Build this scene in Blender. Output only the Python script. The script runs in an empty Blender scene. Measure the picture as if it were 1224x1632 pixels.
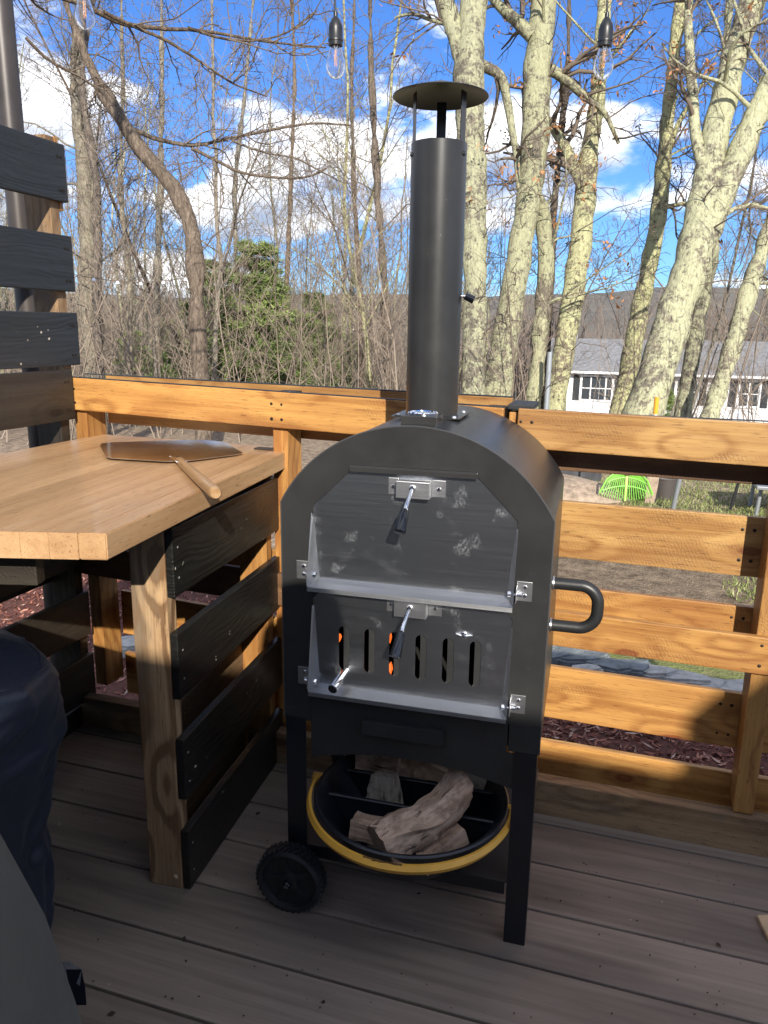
import bpy, bmesh, math, random
import numpy as np
from math import radians, sin, cos, tan, pi, atan2, sqrt
from mathutils import Vector, Matrix, noise as mnoise
random.seed(7); rng = np.random.default_rng(11)
sc = bpy.context.scene
COL = sc.collection

# ------------------------------------------------------------------ camera, sky, sun, exposure
F = 1220.0; PITCH = radians(13.5); ROLL = radians(0.8); YAW = radians(107.3); CH = 1.24
_fh = np.array([cos(YAW), sin(YAW), 0]); _up = np.array([0, 0, 1.0]); _rt = np.array([sin(YAW), -cos(YAW), 0])
FW = _fh*cos(PITCH) - _up*sin(PITCH); _u = _up*cos(PITCH) + _fh*sin(PITCH)
RC = _rt*cos(ROLL) + _u*sin(ROLL); UC = _u*cos(ROLL) - _rt*sin(ROLL)
CP = np.array([0, 0, CH])
def sight(x, y, d):
    """survey: the place seen along one bearing of the site photo, d metres away"""
    return CP + (FW + RC*(x-612)/F - UC*(y-816)/F)*d
cam = bpy.data.cameras.new("camera"); cam_o = bpy.data.objects.new("camera", cam); COL.objects.link(cam_o)
cam_o.matrix_world = Matrix([[RC[i], UC[i], -FW[i], CP[i]] for i in range(3)] + [[0, 0, 0, 1]])
cam.sensor_fit = 'VERTICAL'; cam.sensor_height = 24; cam.lens = 24*F/1632
cam.clip_start = 0.03; cam.clip_end = 6000
sc.camera = cam_o

SUN_AZ, SUN_EL = radians(25), radians(26)
sun_dir = Vector((sin(SUN_AZ)*cos(SUN_EL), -cos(SUN_AZ)*cos(SUN_EL), sin(SUN_EL)))   # towards the sun
SUN_W, SKY_W, CLOUD_W = 2.55, 0.06, 0.66
sun = bpy.data.lights.new("sun", 'SUN'); sun.energy = SUN_W; sun.angle = radians(0.53); sun.color = (1.0, 0.93, 0.82)
sun_o = bpy.data.objects.new("sun", sun); COL.objects.link(sun_o)
sun_o.rotation_euler = sun_dir.to_track_quat('Z', 'Y').to_euler()
sc.view_settings.view_transform = 'Standard'; sc.view_settings.look = 'None'
sc.view_settings.exposure = 1.5; sc.view_settings.gamma = 1.0
sc.view_settings.use_curve_mapping = False

class NT:
    """small helper to wire node trees"""
    def __init__(s, tree): s.t = tree; s.n = tree.nodes; s.l = tree.links
    def add(s, typ, _in=None, **kw):
        n = s.n.new(typ)
        for k, v in kw.items(): setattr(n, k, v)
        for k, v in (_in or {}).items():
            sock = n.inputs[k]
            if isinstance(v, bpy.types.NodeSocket): s.l.new(v, sock)
            else: sock.default_value = v
        return n
    def math(s, op, a, b=None, c=None, clamp=False):
        n = s.n.new('ShaderNodeMath'); n.operation = op; n.use_clamp = clamp
        for i, v in enumerate((a, b, c)):
            if v is None: continue
            if isinstance(v, bpy.types.NodeSocket): s.l.new(v, n.inputs[i])
            else: n.inputs[i].default_value = v
        return n.outputs[0]
    def ramp(s, fac, stops, interp='LINEAR'):
        n = s.n.new('ShaderNodeValToRGB'); n.color_ramp.interpolation = interp
        e = n.color_ramp.elements
        while len(e) < len(stops): e.new(0.5)
        for el, (p, c) in zip(e, stops):
            el.position = p; el.color = (c, c, c, 1) if isinstance(c, (int, float)) else (*c, 1)
        s.l.new(fac, n.inputs[0]); return n.outputs[0]
    def mix(s, fac, a, b, typ='MIX'):
        n = s.n.new('ShaderNodeMix'); n.data_type = 'RGBA'; n.blend_type = typ
        for sock, v in ((n.inputs[0], fac), (n.inputs[6], a), (n.inputs[7], b)):
            if isinstance(v, bpy.types.NodeSocket): s.l.new(v, sock)
            elif isinstance(v, (int, float)): sock.default_value = v
            else: sock.default_value = (*v, 1)
        return n.outputs[2]
    def mapping(s, vec, scale=(1, 1, 1), loc=(0, 0, 0), rot=(0, 0, 0)):
        return s.add('ShaderNodeMapping', {'Vector': vec, 'Scale': scale, 'Location': loc, 'Rotation': rot}).outputs[0]
    def noise(s, vec, scale=5, detail=4, rough=0.5, dist=0.0):
        return s.add('ShaderNodeTexNoise', {'Vector': vec, 'Scale': scale, 'Detail': detail, 'Roughness': rough, 'Distortion': dist}).outputs[0]
    def bump(s, h, strength=0.3, dist=0.002, normal=None):
        d = {'Height': h, 'Strength': strength, 'Distance': dist}
        if normal is not None: d['Normal'] = normal
        return s.add('ShaderNodeBump', d).outputs[0]

world = bpy.data.worlds.new("World"); sc.world = world; world.use_nodes = True
W = NT(world.node_tree)
for n in list(W.n): W.n.remove(n)
sky = W.add('ShaderNodeTexSky', sky_type='NISHITA', sun_disc=False, sun_elevation=SUN_EL, altitude=200.0,
            sun_rotation=atan2(sun_dir.x, sun_dir.y), air_density=1.0, dust_density=0.3, ozone_density=2.5)
tc = W.add('ShaderNodeTexCoord').outputs['Generated']
sep = W.add('ShaderNodeSeparateXYZ', {'Vector': tc})
zz = sep.outputs[2]
zc = W.math('MAXIMUM', zz, 0.0)
# a cloud sheet seen from below: cumulus towers, flattened towards the horizon
def cloud(dz):
    v = W.add('ShaderNodeCombineXYZ', {'X': sep.outputs[0], 'Y': sep.outputs[1], 'Z': W.math('MULTIPLY', W.math('ADD', zz, dz), 2.3)}).outputs[0]
    big = W.noise(W.mapping(v, (1.6, 1.6, 1.6), (2.2, 7.7, 0.9)), 1.45, 2, 0.5)
    fine = W.noise(W.mapping(v, (1, 1, 1), (1.7, 0.4, 2.0)), 5.2, 9, 0.56, 0.15)
    a = W.math('ADD', W.math('MULTIPLY', big, 0.50), W.math('MULTIPLY', fine, 0.50))
    bias = W.ramp(W.math('ADD', zz, dz), [(0.0, 0.50), (0.055, 0.50), (0.09, 0.46), (0.14, 0.575), (0.22, 0.57), (0.285, 0.47), (0.37, 0.44), (0.55, 0.535)])
    return W.math('ADD', a, W.math('SUBTRACT', bias, 0.5))
c0 = cloud(0.0); c1 = cloud(0.045)
mask = W.ramp(c0, [(0.0, 0.0), (0.485, 0.0), (0.545, 0.93), (0.60, 1.0), (1, 1.0)], 'EASE')
under = W.ramp(c1, [(0.47, 0.0), (0.61, 1.0)])
ccol = W.mix(under, (1.0, 1.0, 1.0), (0.27, 0.32, 0.42))
skyc = W.mix(1.0, sky.outputs[0], (0.38, 0.63, 1.06), 'MULTIPLY')
bg1 = W.add('ShaderNodeBackground', {'Color': skyc, 'Strength': SKY_W})
bg2 = W.add('ShaderNodeBackground', {'Color': ccol, 'Strength': CLOUD_W})
mx = W.add('ShaderNodeMixShader', {0: mask, 1: bg1.outputs[0], 2: bg2.outputs[0]})
W.l.new(mx.outputs[0], W.add('ShaderNodeOutputWorld').inputs[0])

# ------------------------------------------------------------------ helpers
def nmat(name):
    m = bpy.data.materials.new(name); m.use_nodes = True
    T = NT(m.node_tree); b = T.n['Principled BSDF']
    return m, T, b
def setb(T, b, **kw):
    names = dict(col='Base Color', rough='Roughness', metal='Metallic', spec='Specular IOR Level', normal='Normal',
                 trans='Transmission Weight', ior='IOR', coat='Coat Weight', coatr='Coat Roughness', aniso='Anisotropic', alpha='Alpha',
                 ecol='Emission Color', estr='Emission Strength', sheen='Sheen Weight', sss='Subsurface Weight')
    for k, v in kw.items():
        s = b.inputs[names[k]]
        if isinstance(v, bpy.types.NodeSocket): T.l.new(v, s)
        elif isinstance(v, tuple) and len(v) == 3: s.default_value = (*v, 1)
        else: s.default_value = v
def obcoord(T, rnd=True):
    c = T.add('ShaderNodeTexCoord').outputs['Object']
    if not rnd: return c
    r = T.add('ShaderNodeObjectInfo').outputs['Random']
    o = T.add('ShaderNodeCombineXYZ', {'X': T.math('MULTIPLY', r, 37.0), 'Y': T.math('MULTIPLY', r, 11.0), 'Z': T.math('MULTIPLY', r, 53.0)}).outputs[0]
    return T.add('ShaderNodeVectorMath', {0: c, 1: o}, operation='ADD').outputs[0]

def wood(name, lite, mid, dark, rough=0.5, knots=True, saw=0.25, ring=34, spec=0.4, var=0.42, grain=0.6, stain=None, coat=0.0):
    """wood with its grain along local X"""
    m, T, b = nmat(name)
    c = obcoord(T)
    rnd = T.add('ShaderNodeObjectInfo').outputs['Random']
    warp = T.noise(T.mapping(c, (1.6, 7, 7)), 1.0, 2)
    kn = T.add('ShaderNodeTexVoronoi', {'Vector': T.mapping(c, (3.0, 7.5, 7.5)), 'Scale': 1.0, 'Randomness': 1.0}, voronoi_dimensions='2D')
    kv = T.math('ADD', kn.outputs['Distance'], T.math('MULTIPLY', T.math('SUBTRACT', T.noise(T.mapping(c, (20, 40, 40)), 1.0, 3), 0.5), 0.10))
    kw_ = T.ramp(kv, [(0.0, 1.0), (0.45, 0.0)], 'EASE')
    sp = T.add('ShaderNodeSeparateXYZ', {'Vector': c})
    rad = T.math('SQRT', T.math('ADD', T.math('POWER', T.math('MULTIPLY', T.math('ADD', sp.outputs[1], 0.13), 1.0), 2.0), T.math('POWER', T.math('ADD', sp.outputs[2], 0.02), 2.0)))
    ph = T.math('ADD', T.math('MULTIPLY', rad, float(ring*6.0)), T.math('MULTIPLY', warp, 16.0))
    if knots: ph = T.math('ADD', ph, T.math('MULTIPLY', kw_, 9.0))
    w = T.math('ADD', T.math('MULTIPLY', T.math('SINE', ph), 0.5), 0.5)
    w = T.math('POWER', w, 2.2)
    streak = T.noise(T.mapping(c, (1.5, 62, 62)), 1.0, 6, 0.68)
    broad = T.noise(T.mapping(c, (1.1, 9, 9)), 1.0, 3, 0.6)
    fine = T.noise(T.mapping(c, (5, 300, 300)), 1.0, 3, 0.6)
    fac = T.math('ADD', T.math('ADD', T.math('MULTIPLY', w, grain*1.05), T.math('MULTIPLY', T.math('SUBTRACT', streak, 0.42), 2.7)), T.math('MULTIPLY', T.math('SUBTRACT', fine, 0.5), 0.8), clamp=True)
    col = T.mix(fac, lite, mid)
    col = T.mix(T.ramp(broad, [(0.35, 0.0), (0.75, 0.75)]), col, tuple((x+y)/2*0.9 for x, y in zip(mid, dark)))
    if knots:
        core = T.ramp(kv, [(0.0, 0.95), (0.035, 0.55), (0.055, 0.95), (0.075, 0.7), (0.095, 0.0)])
        sel = T.math('GREATER_THAN', T.add('ShaderNodeSeparateXYZ', {'Vector': kn.outputs['Color']}).outputs[0], 0.55)
        halo = T.ramp(kv, [(0.08, 0.6), (0.11, 0.3), (0.14, 0.5), (0.17, 0.2), (0.26, 0.0)])
        col = T.mix(T.math('MULTIPLY', halo, sel), col, tuple((x+y)/2 for x, y in zip(mid, dark)))
        col = T.mix(T.math('MULTIPLY', core, sel), col, dark)
    pits = T.ramp(T.noise(T.mapping(c, (30, 320, 320)), 1.0, 2), [(0.60, 0.0), (0.72, 0.55)])
    col = T.mix(pits, col, tuple(x*0.45 for x in dark))
    if stain:
        st = T.ramp(T.noise(T.mapping(c, (2.5, 6, 6), (5, 3, 1)), 1.0, 6, 0.7), [(0.50, 0.0), (0.68, 0.8)])
        col = T.mix(st, col, stain)
    hv = T.add('ShaderNodeHueSaturation', {'Color': col, 'Value': T.math('ADD', 1.0-var/2, T.math('MULTIPLY', rnd, var))})
    # circular-saw marks across the board
    sw = T.add('ShaderNodeTexWave', {'Vector': T.mapping(c, (1, 0.8, 0.8), rot=(0, 0, 0.2)), 'Scale': 60.0, 'Distortion': 7.0, 'Detail': 4.0, 'Detail Scale': 3.0}, wave_type='BANDS', bands_direction='DIAGONAL').outputs[0]
    swm = T.math('MULTIPLY', sw, T.ramp(T.noise(T.mapping(c, (5, 14, 14), (9, 1, 2)), 1.0, 3, 0.7), [(0.50, 0.0), (0.66, 1.0)]))
    col2 = T.mix(T.math('MULTIPLY', swm, saw), hv.outputs[0], tuple(x*0.5 for x in mid))
    h = T.math('ADD', T.math('ADD', T.math('MULTIPLY', streak, 0.7), T.math('MULTIPLY', w, -0.35)), T.math('MULTIPLY', swm, saw*1.2))
    setb(T, b, col=col2, rough=rough, spec=spec, normal=T.bump(h, 0.55, 0.0022), coat=coat)
    return m

PINE = wood("pine_amber", (0.53, 0.285, 0.083), (0.30, 0.13, 0.034), (0.17, 0.045, 0.016), 0.5, coat=0.12, saw=0.35)
PINE2 = wood("pine_gold", (0.55, 0.325, 0.112), (0.31, 0.148, 0.042), (0.18, 0.06, 0.022), 0.5, saw=0.35, coat=0.1)
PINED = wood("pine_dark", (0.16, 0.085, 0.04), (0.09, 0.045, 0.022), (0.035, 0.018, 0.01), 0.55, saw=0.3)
PINEG = wood("pine_weathered", (0.34, 0.225, 0.12), (0.19, 0.11, 0.055), (0.07, 0.035, 0.018), 0.7, saw=0.5, stain=(0.10, 0.085, 0.065))
POSTW = wood("post_wood", (0.47, 0.31, 0.165), (0.17, 0.095, 0.045), (0.12, 0.05, 0.025), 0.6, ring=34, saw=0.0, grain=1.6, stain=(0.20, 0.16, 0.11))
MAPLE = wood("maple_block", (0.53, 0.335, 0.175), (0.41, 0.24, 0.112), (0.22, 0.10, 0.045), 0.36, knots=False, saw=0.0, ring=10, var=0.10, grain=0.30, spec=0.4, coat=0.1)
PEELW = wood("peel_handle_wood", (0.60, 0.40, 0.20), (0.42, 0.24, 0.10), (0.2, 0.09, 0.04), 0.4, knots=False, saw=0.0, ring=30, coat=0.2)

def black_paint(name, base=(0.016, 0.018, 0.021), rough=0.42, chips=True):
    m, T, b = nmat(name); c = obcoord(T)
    streak = T.noise(T.mapping(c, (2, 70, 70)), 1.0, 5, 0.6)
    warp = T.noise(T.mapping(c, (2.2, 9, 9)), 1.0, 3)
    ph = T.math('ADD', T.math('MULTIPLY', T.add('ShaderNodeSeparateXYZ', {'Vector': c}).outputs[1], 420.0), T.math('MULTIPLY', warp, 60.0))
    w = T.math('ADD', T.math('MULTIPLY', T.math('SINE', ph), 0.5), 0.5)
    saw = T.add('ShaderNodeTexWave', {'Vector': T.mapping(c, rot=(0, 0, 0.9)), 'Scale': 55.0, 'Distortion': 3.0}, wave_type='BANDS').outputs[0]
    sm = T.math('MULTIPLY', saw, T.ramp(T.noise(T.mapping(c, (4, 10, 10)), 1.0, 2), [(0.5, 0.0), (0.6, 1.0)]))
    h = T.math('ADD', T.math('ADD', T.math('MULTIPLY', streak, 0.8), T.math('MULTIPLY', w, 0.4)), T.math('MULTIPLY', sm, 0.4))
    col = T.mix(T.ramp(streak, [(0.3, 0.0), (0.8, 1.0)]), base, tuple(x*2.0+0.004 for x in base))
    if chips:
        ch = T.ramp(T.noise(c, 62, 2, 0.4), [(0.735, 0.0), (0.75, 1.0)])
        clus = T.ramp(T.noise(c, 5, 2), [(0.47, 0.0), (0.56, 1.0)])
        col = T.mix(T.math('MULTIPLY', ch, clus), col, (0.5, 0.45, 0.36))
    dirt = T.ramp(T.noise(c, 3.0, 5, 0.7), [(0.45, 0.0), (0.75, 0.5)])
    col = T.mix(T.math('MULTIPLY', dirt, 0.5), col, (0.05, 0.04, 0.028))
    setb(T, b, col=col, rough=T.math('ADD', rough, T.math('MULTIPLY', streak, 0.15)), spec=0.45, normal=T.bump(h, 0.6, 0.0016))
    return m
BLACK = black_paint("black_wall_paint", (0.010, 0.0125, 0.0155), 0.48)
BLACKG = black_paint("black_slat_paint", (0.0065, 0.0062, 0.0055), 0.30)
BLACKB = wood("black_brown_stain", (0.045, 0.036, 0.026), (0.026, 0.02, 0.015), (0.012, 0.009, 0.007), 0.5, saw=0.3)

def simple(name, col, rough=0.5, metal=0.0, nscale=0, namp=0.0, bump=0.0, bdist=0.001, **kw):
    m, T, b = nmat(name)
    cc = col; nrm = None
    if nscale:
        c = obcoord(T); n = T.noise(c, nscale, 5, 0.6)
        cc = T.mix(T.ramp(n, [(0.3, 0.0), (0.7, 1.0)]), tuple(x*(1-namp) for x in col), tuple(min(1, x*(1+namp)) for x in col))
        if bump: kw['normal'] = T.bump(n, bump, bdist)
    setb(T, b, col=cc, rough=rough, metal=metal, **kw)
    return m

# powder-coated oven steel
def powder():
    m, T, b = nmat("powder_coat_black"); c = obcoord(T)
    n1 = T.noise(c, 900, 2); n2 = T.noise(c, 7, 5, 0.65); sp = T.noise(c, 130, 2)
    col = T.mix(T.ramp(n2, [(0.35, 0.0), (0.75, 1.0)]), (0.021, 0.0212, 0.0218), (0.034, 0.0335, 0.0325))
    col = T.mix(T.ramp(sp, [(0.765, 0.0), (0.785, 0.5)]), col, (0.17, 0.17, 0.17))
    setb(T, b, col=col, rough=T.math('ADD', 0.25, T.math('MULTIPLY', n2, 0.14)), spec=0.42, normal=T.bump(n1, 0.12, 0.0004))
    return m
POWDER = powder()
FRAMEM = simple("frame_enamel_black", (0.009, 0.010, 0.014), 0.32, nscale=14, namp=0.3)
def brushed(name, col=(0.50, 0.52, 0.55), axis=0, rough=0.30, smudge=True):
    m, T, b = nmat(name); c = obcoord(T, False)
    s = [260, 260, 260]; s[axis] = 3.0
    n = T.noise(T.mapping(c, tuple(s)), 1.0, 5, 0.7)
    sm = T.noise(c, 9, 6, 0.7, 0.4)
    cc = T.mix(n, tuple(x*0.84 for x in col), col)
    r = T.math('ADD', T.math('MULTIPLY', n, 0.16), rough-0.08)
    if smudge:
        k = T.ramp(sm, [(0.56, 0.0), (0.70, 1.0)])
        spots = T.add('ShaderNodeTexVoronoi', {'Vector': c, 'Scale': 10.0}).outputs['Distance']
        k2 = T.math('MULTIPLY', T.ramp(spots, [(0.10, 1.0), (0.26, 0.0)]), T.ramp(T.noise(c, 60, 4, 0.7), [(0.42, 0.0), (0.62, 1.0)]))
        kf = T.math('MULTIPLY', T.ramp(T.noise(c, 17, 2, 0.5), [(0.59, 0.0), (0.67, 1.0)]), T.ramp(T.noise(T.mapping(c, (210, 210, 120)), 1.0, 3, 0.7), [(0.40, 0.0), (0.60, 1.0)]))
        kk = T.math('MAXIMUM', T.math('MULTIPLY', k, 0.45), T.math('MULTIPLY', kf, 0.9))
        cc = T.mix(T.math('MULTIPLY', kk, 0.35), cc, (0.75, 0.76, 0.78))
        r = T.math('ADD', r, T.math('MULTIPLY', kk, 0.22))
        scr = T.ramp(T.noise(T.mapping(c, (240, 240, 9), rot=(0, 0.35, 0)), 1.0, 1), [(0.80, 0.0), (0.82, 1.0)])
        cc = T.mix(T.math('MULTIPLY', scr, 0.6), cc, (0.9, 0.9, 0.9))
    setb(T, b, col=cc, rough=r, metal=1.0, normal=T.bump(n, 0.10, 0.0004), aniso=0.5)
    return m
STEEL = brushed("brushed_stainless", (0.50, 0.52, 0.55), 0, 0.32)
STEELV = brushed("brushed_stainless_lip", (0.74, 0.75, 0.77), 0, 0.40, False)  # lighter than the door panel; sky reflection put into the flange colour
PEELM = brushed("peel_aluminium", (0.78, 0.78, 0.78), 0, 0.17, False)
CHROME = simple("bright_chrome", (0.80, 0.81, 0.83), 0.09, 1.0)
CHROMED = brushed("bracket_steel", (0.78, 0.79, 0.81), 0, 0.40, False)
GLOSSB = simple("gloss_black_grip", (0.006, 0.007, 0.010), 0.12, spec=0.6)
RUBBER = simple("wheel_plastic", (0.010, 0.011, 0.013), 0.5, nscale=60, namp=0.3, bump=0.2)
TUBB = simple("tub_black_plastic", (0.007, 0.009, 0.014), 0.36, nscale=30, namp=0.3, bump=0.1)
YELLOW = simple("yellow_plastic", (0.68, 0.36, 0.05), 0.42, nscale=12, namp=0.12, spec=0.4)
INNER = simple("sooty_steel", (0.012, 0.011, 0.010), 0.9)
GLASS = simple("clear_glass", (1, 1, 1), 0.02, trans=1.0, ior=1.45)
def ember():
    m, T, b = nmat("glowing_ember"); c = obcoord(T); n = T.noise(c, 60, 4, 0.7)
    setb(T, b, col=(0.08, 0.02, 0.01), rough=0.9, ecol=T.mix(n, (0.75, 0.06, 0.01), (1.0, 0.22, 0.03)), estr=0.55)
    return m
EMBER = ember()
FILA = simple("bulb_filament", (0.65, 0.25, 0.06), 0.4, ecol=(1, 0.45, 0.12), estr=0.25)
def composite():
    m, T, b = nmat("composite_deck_brown"); c = obcoord(T)
    rnd = T.add('ShaderNodeObjectInfo').outputs['Random']
    s1 = T.noise(T.mapping(c, (1.2, 55, 55)), 1.0, 5, 0.65); s2 = T.noise(T.mapping(c, (0.9, 5, 5)), 1.0, 4, 0.6)
    grit = T.noise(c, 420, 2)
    col = T.mix(T.ramp(s1, [(0.3, 0.0), (0.75, 1.0)]), (0.295, 0.235, 0.185), (0.180, 0.140, 0.110))
    col = T.mix(T.ramp(s2, [(0.50, 0.0), (0.72, 0.75)]), col, (0.065, 0.052, 0.045))
    col = T.mix(T.ramp(grit, [(0.70, 0.0), (0.76, 0.5)]), col, (0.03, 0.024, 0.02))
    lite = T.ramp(T.noise(c, 240, 1), [(0.80, 0.0), (0.82, 0.7)])
    col = T.mix(lite, col, (0.42, 0.38, 0.33))
    hv = T.add('ShaderNodeHueSaturation', {'Color': col, 'Value': T.math('ADD', 0.86, T.math('MULTIPLY', rnd, 0.28))})
    setb(T, b, col=hv.outputs[0], rough=T.math('ADD', 0.5, T.math('MULTIPLY', s2, 0.25)), spec=0.35, normal=T.bump(T.math('ADD', s1, T.math('MULTIPLY', grit, 0.4)), 0.4, 0.0012))
    return m
DECKM = composite()
def cloth(name, c1, c2, rough=0.6, sheen=0.04):
    m, T, b = nmat(name); c = obcoord(T, False)
    n = T.noise(c, 5, 5, 0.6); f = T.noise(c, 600, 2)
    setb(T, b, col=T.mix(T.ramp(n, [(0.35, 0), (0.7, 1.0)]), c1, c2), rough=rough, sheen=sheen, normal=T.bump(T.math('ADD', T.math('MULTIPLY', n, 4.0), T.math('MULTIPLY', f, 0.3)), 0.35, 0.004))
    return m
NAVY = cloth("navy_cover_fabric", (0.006, 0.010, 0.021), (0.011, 0.017, 0.032), 0.5)
OLIVE = cloth("grey_green_vinyl", (0.058, 0.062, 0.056), (0.085, 0.088, 0.078), 0.4)

def link(name, me, m=None, parent=None, mat4=None):
    o = bpy.data.objects.new(name, me); COL.objects.link(o)
    if m is not None and me is not None and not me.materials: me.materials.append(m)
    if parent is not None: o.parent = parent
    if mat4 is not None: o.matrix_basis = mat4
    return o
def tag(o, label=None, cat=None, group=None, kind=None):
    if label: o['label'] = label
    if cat: o['category'] = cat
    if group: o['group'] = group
    if kind: o['kind'] = kind
    return o
def thing(name, label, cat, loc=(0, 0, 0), rz=0.0, group=None):
    o = bpy.data.objects.new(name, None); o.empty_display_size = 0.1; COL.objects.link(o)
    o.location = loc; o.rotation_euler = (0, 0, rz)
    return tag(o, label, cat, group)
def frame4(origin, ux, uy=None, uz=None):
    ux = Vector(ux).normalized()
    if uz is None: uz = Vector((0, 0, 1))
    uz = Vector(uz)
    uy = uz.cross(ux).normalized() if uy is None else Vector(uy).normalized()
    uz = ux.cross(uy).normalized()
    M = Matrix.Identity(4)
    for i in range(3):
        M[i][0], M[i][1], M[i][2], M[i][3] = ux[i], uy[i], uz[i], origin[i]
    return M
def bm_mesh(bm, name, smooth=False, angle=None):
    me = bpy.data.meshes.new(name); bm.normal_update(); bm.to_mesh(me); bm.free()
    if smooth:
        me.shade_smooth()
        if angle:
            me.set_sharp_from_angle(angle=radians(angle))
    return me
def box_me(dx, dy, dz, bev=0.002, rough=0.0, seg=1, name="box"):
    bm = bmesh.new(); bmesh.ops.create_cube(bm, size=1.0)
    bmesh.ops.scale(bm, vec=(dx, dy, dz), verts=bm.verts)
    if seg > 1:
        es = [e for e in bm.edges if abs(e.verts[0].co.x-e.verts[1].co.x) > dx*0.5]
        bmesh.ops.subdivide_edges(bm, edges=es, cuts=seg-1, use_grid_fill=True)
    if rough:
        for v in bm.verts:
            p = v.co*9+Vector((dx*31, dy*17, dz*7))
            v.co.y += mnoise.noise(p)*rough; v.co.z += mnoise.noise(p+Vector((5, 1, 9)))*rough
    if bev:
        es = [e for e in bm.edges if len(e.link_faces) == 2 and e.calc_face_angle(0) > 0.8]
        bmesh.ops.bevel(bm, geom=es, offset=bev, segments=2, profile=0.6, affect='EDGES')
    return bm_mesh(bm, name)
def board(name, parent, m, a, b, w, t, up=(0, 0, 1), bev=0.0025, rough=0.0012, pm=None, seg=7, label=None):
    """a board from a to b (centre line), w wide along 'up', t thick; grain along its length"""
    a = Vector(a); b = Vector(b); ux = (b-a).normalized(); L = (b-a).length
    up = Vector(up); uy = (up-ux*up.dot(ux)).normalized()
    M = frame4((a+b)/2, ux, uy)
    if pm is not None: M = pm.inverted() @ M
    o = link(name, box_me(L, w, t, bev, rough, seg, name), m, parent, M)
    if label: o['label'] = label
    return o
def rings_mesh(pts, rad, n=8, cap=True, name="tube", smooth=True, sq=1.0):
    pts = [Vector(p) for p in pts]; N = len(pts)
    if not hasattr(rad, '__len__'): rad = [rad]*N
    bm = bmesh.new(); prev = None; rr = []
    t0 = (pts[1]-pts[0]).normalized(); a = t0.orthogonal().normalized()
    for i, p in enumerate(pts):
        t = (pts[min(i+1, N-1)]-pts[max(i-1, 0)]).normalized()
        a = (a-t*a.dot(t)).normalized(); b = t.cross(a)
        ring = [bm.verts.new(p+(a*cos(2*pi*k/n)+b*sin(2*pi*k/n)*sq)*rad[i]) for k in range(n)]
        if prev:
            for k in range(n): bm.faces.new((prev[k], prev[(k+1) % n], ring[(k+1) % n], ring[k]))
        prev = ring; rr.append(ring)
    if cap:
        bm.faces.new(rr[0][::-1]); bm.faces.new(rr[-1])
    return bm_mesh(bm, name, smooth, 50)
def lathe_me(prof, n=32, name="lathe", smooth=True, ang=35):
    bm = bmesh.new(); prev = None
    for r, z in prof:
        if r < 1e-5: ring = [bm.verts.new((0, 0, z))]
        else: ring = [bm.verts.new((r*cos(2*pi*k/n), r*sin(2*pi*k/n), z)) for k in range(n)]
        if prev:
            if len(prev) == 1 and len(ring) > 1:
                for k in range(n): bm.faces.new((prev[0], ring[k], ring[(k+1) % n]))
            elif len(ring) == 1 and len(prev) > 1:
                for k in range(n): bm.faces.new((prev[k], prev[(k+1) % n], ring[0]))
            elif len(ring) > 1:
                for k in range(n): bm.faces.new((prev[k], prev[(k+1) % n], ring[(k+1) % n], ring[k]))
        prev = ring
    bmesh.ops.recalc_face_normals(bm, faces=bm.faces)
    return bm_mesh(bm, name, smooth, ang)
def plate_me(outer, holes, t, bev=0.0, name="plate"):
    """flat plate with holes drawn in (x, z), thickness t along y, front face at y = 0"""
    cu = bpy.data.curves.new(name, 'CURVE'); cu.dimensions = '2D'; cu.fill_mode = 'BOTH'; cu.extrude = max(t/2-bev, 1e-5); cu.bevel_depth = bev
    for poly in [outer]+list(holes):
        s = cu.splines.new('POLY'); s.points.add(len(poly)-1); s.use_cyclic_u = True
        for p, q in zip(s.points, poly): p.co = (q[0], q[1], 0, 1)
    o = bpy.data.objects.new("tmp", cu); COL.objects.link(o)
    dg = bpy.context.evaluated_depsgraph_get()
    me = bpy.data.meshes.new_from_object(o.evaluated_get(dg))
    bpy.data.objects.remove(o); bpy.data.curves.remove(cu)
    me.transform(Matrix(((1, 0, 0, 0), (0, 0, -1, t/2), (0, 1, 0, 0), (0, 0, 0, 1))))
    me.name = name
    return me
def prism_me(poly, z0, z1, bev=0.0, name="prism"):
    bm = bmesh.new()
    lo = [bm.verts.new((x, y, z0)) for x, y in poly]; hi = [bm.verts.new((x, y, z1)) for x, y in poly]
    n = len(poly); bm.faces.new(lo[::-1]); bm.faces.new(hi)
    for i in range(n): bm.faces.new((lo[i], lo[(i+1) % n], hi[(i+1) % n], hi[i]))
    bmesh.ops.recalc_face_normals(bm, faces=bm.faces)
    if bev: bmesh.ops.bevel(bm, geom=[e for e in bm.edges if e.calc_face_angle(0) > 0.5], offset=bev, segments=2, affect='EDGES')
    return bm_mesh(bm, name)
def arrays_mesh(V, Fq, name="m", smooth=True, k=4):
    V = np.asarray(V, np.float32); Fq = np.asarray(Fq, np.int32)
    me = bpy.data.meshes.new(name); me.vertices.add(len(V)); me.vertices.foreach_set("co", V.ravel())
    me.loops.add(Fq.size); me.loops.foreach_set("vertex_index", Fq.ravel())
    me.polygons.add(len(Fq)); me.polygons.foreach_set("loop_start", np.arange(0, Fq.size, k, dtype=np.int32))
    me.update(calc_edges=True); me.validate()
    if smooth: me.shade_smooth()
    return me
def loc4(x, y, z): return Matrix.Translation((x, y, z))
def xb(parent, name, m, c, d, bev=0.001, rot=None):
    """box part in the parent's own axes: centre c, size d"""
    M = loc4(*c)
    if rot is not None: M = M @ rot
    return link(name, box_me(d[0], d[1], d[2], bev, name=name), m, parent, M)

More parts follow.
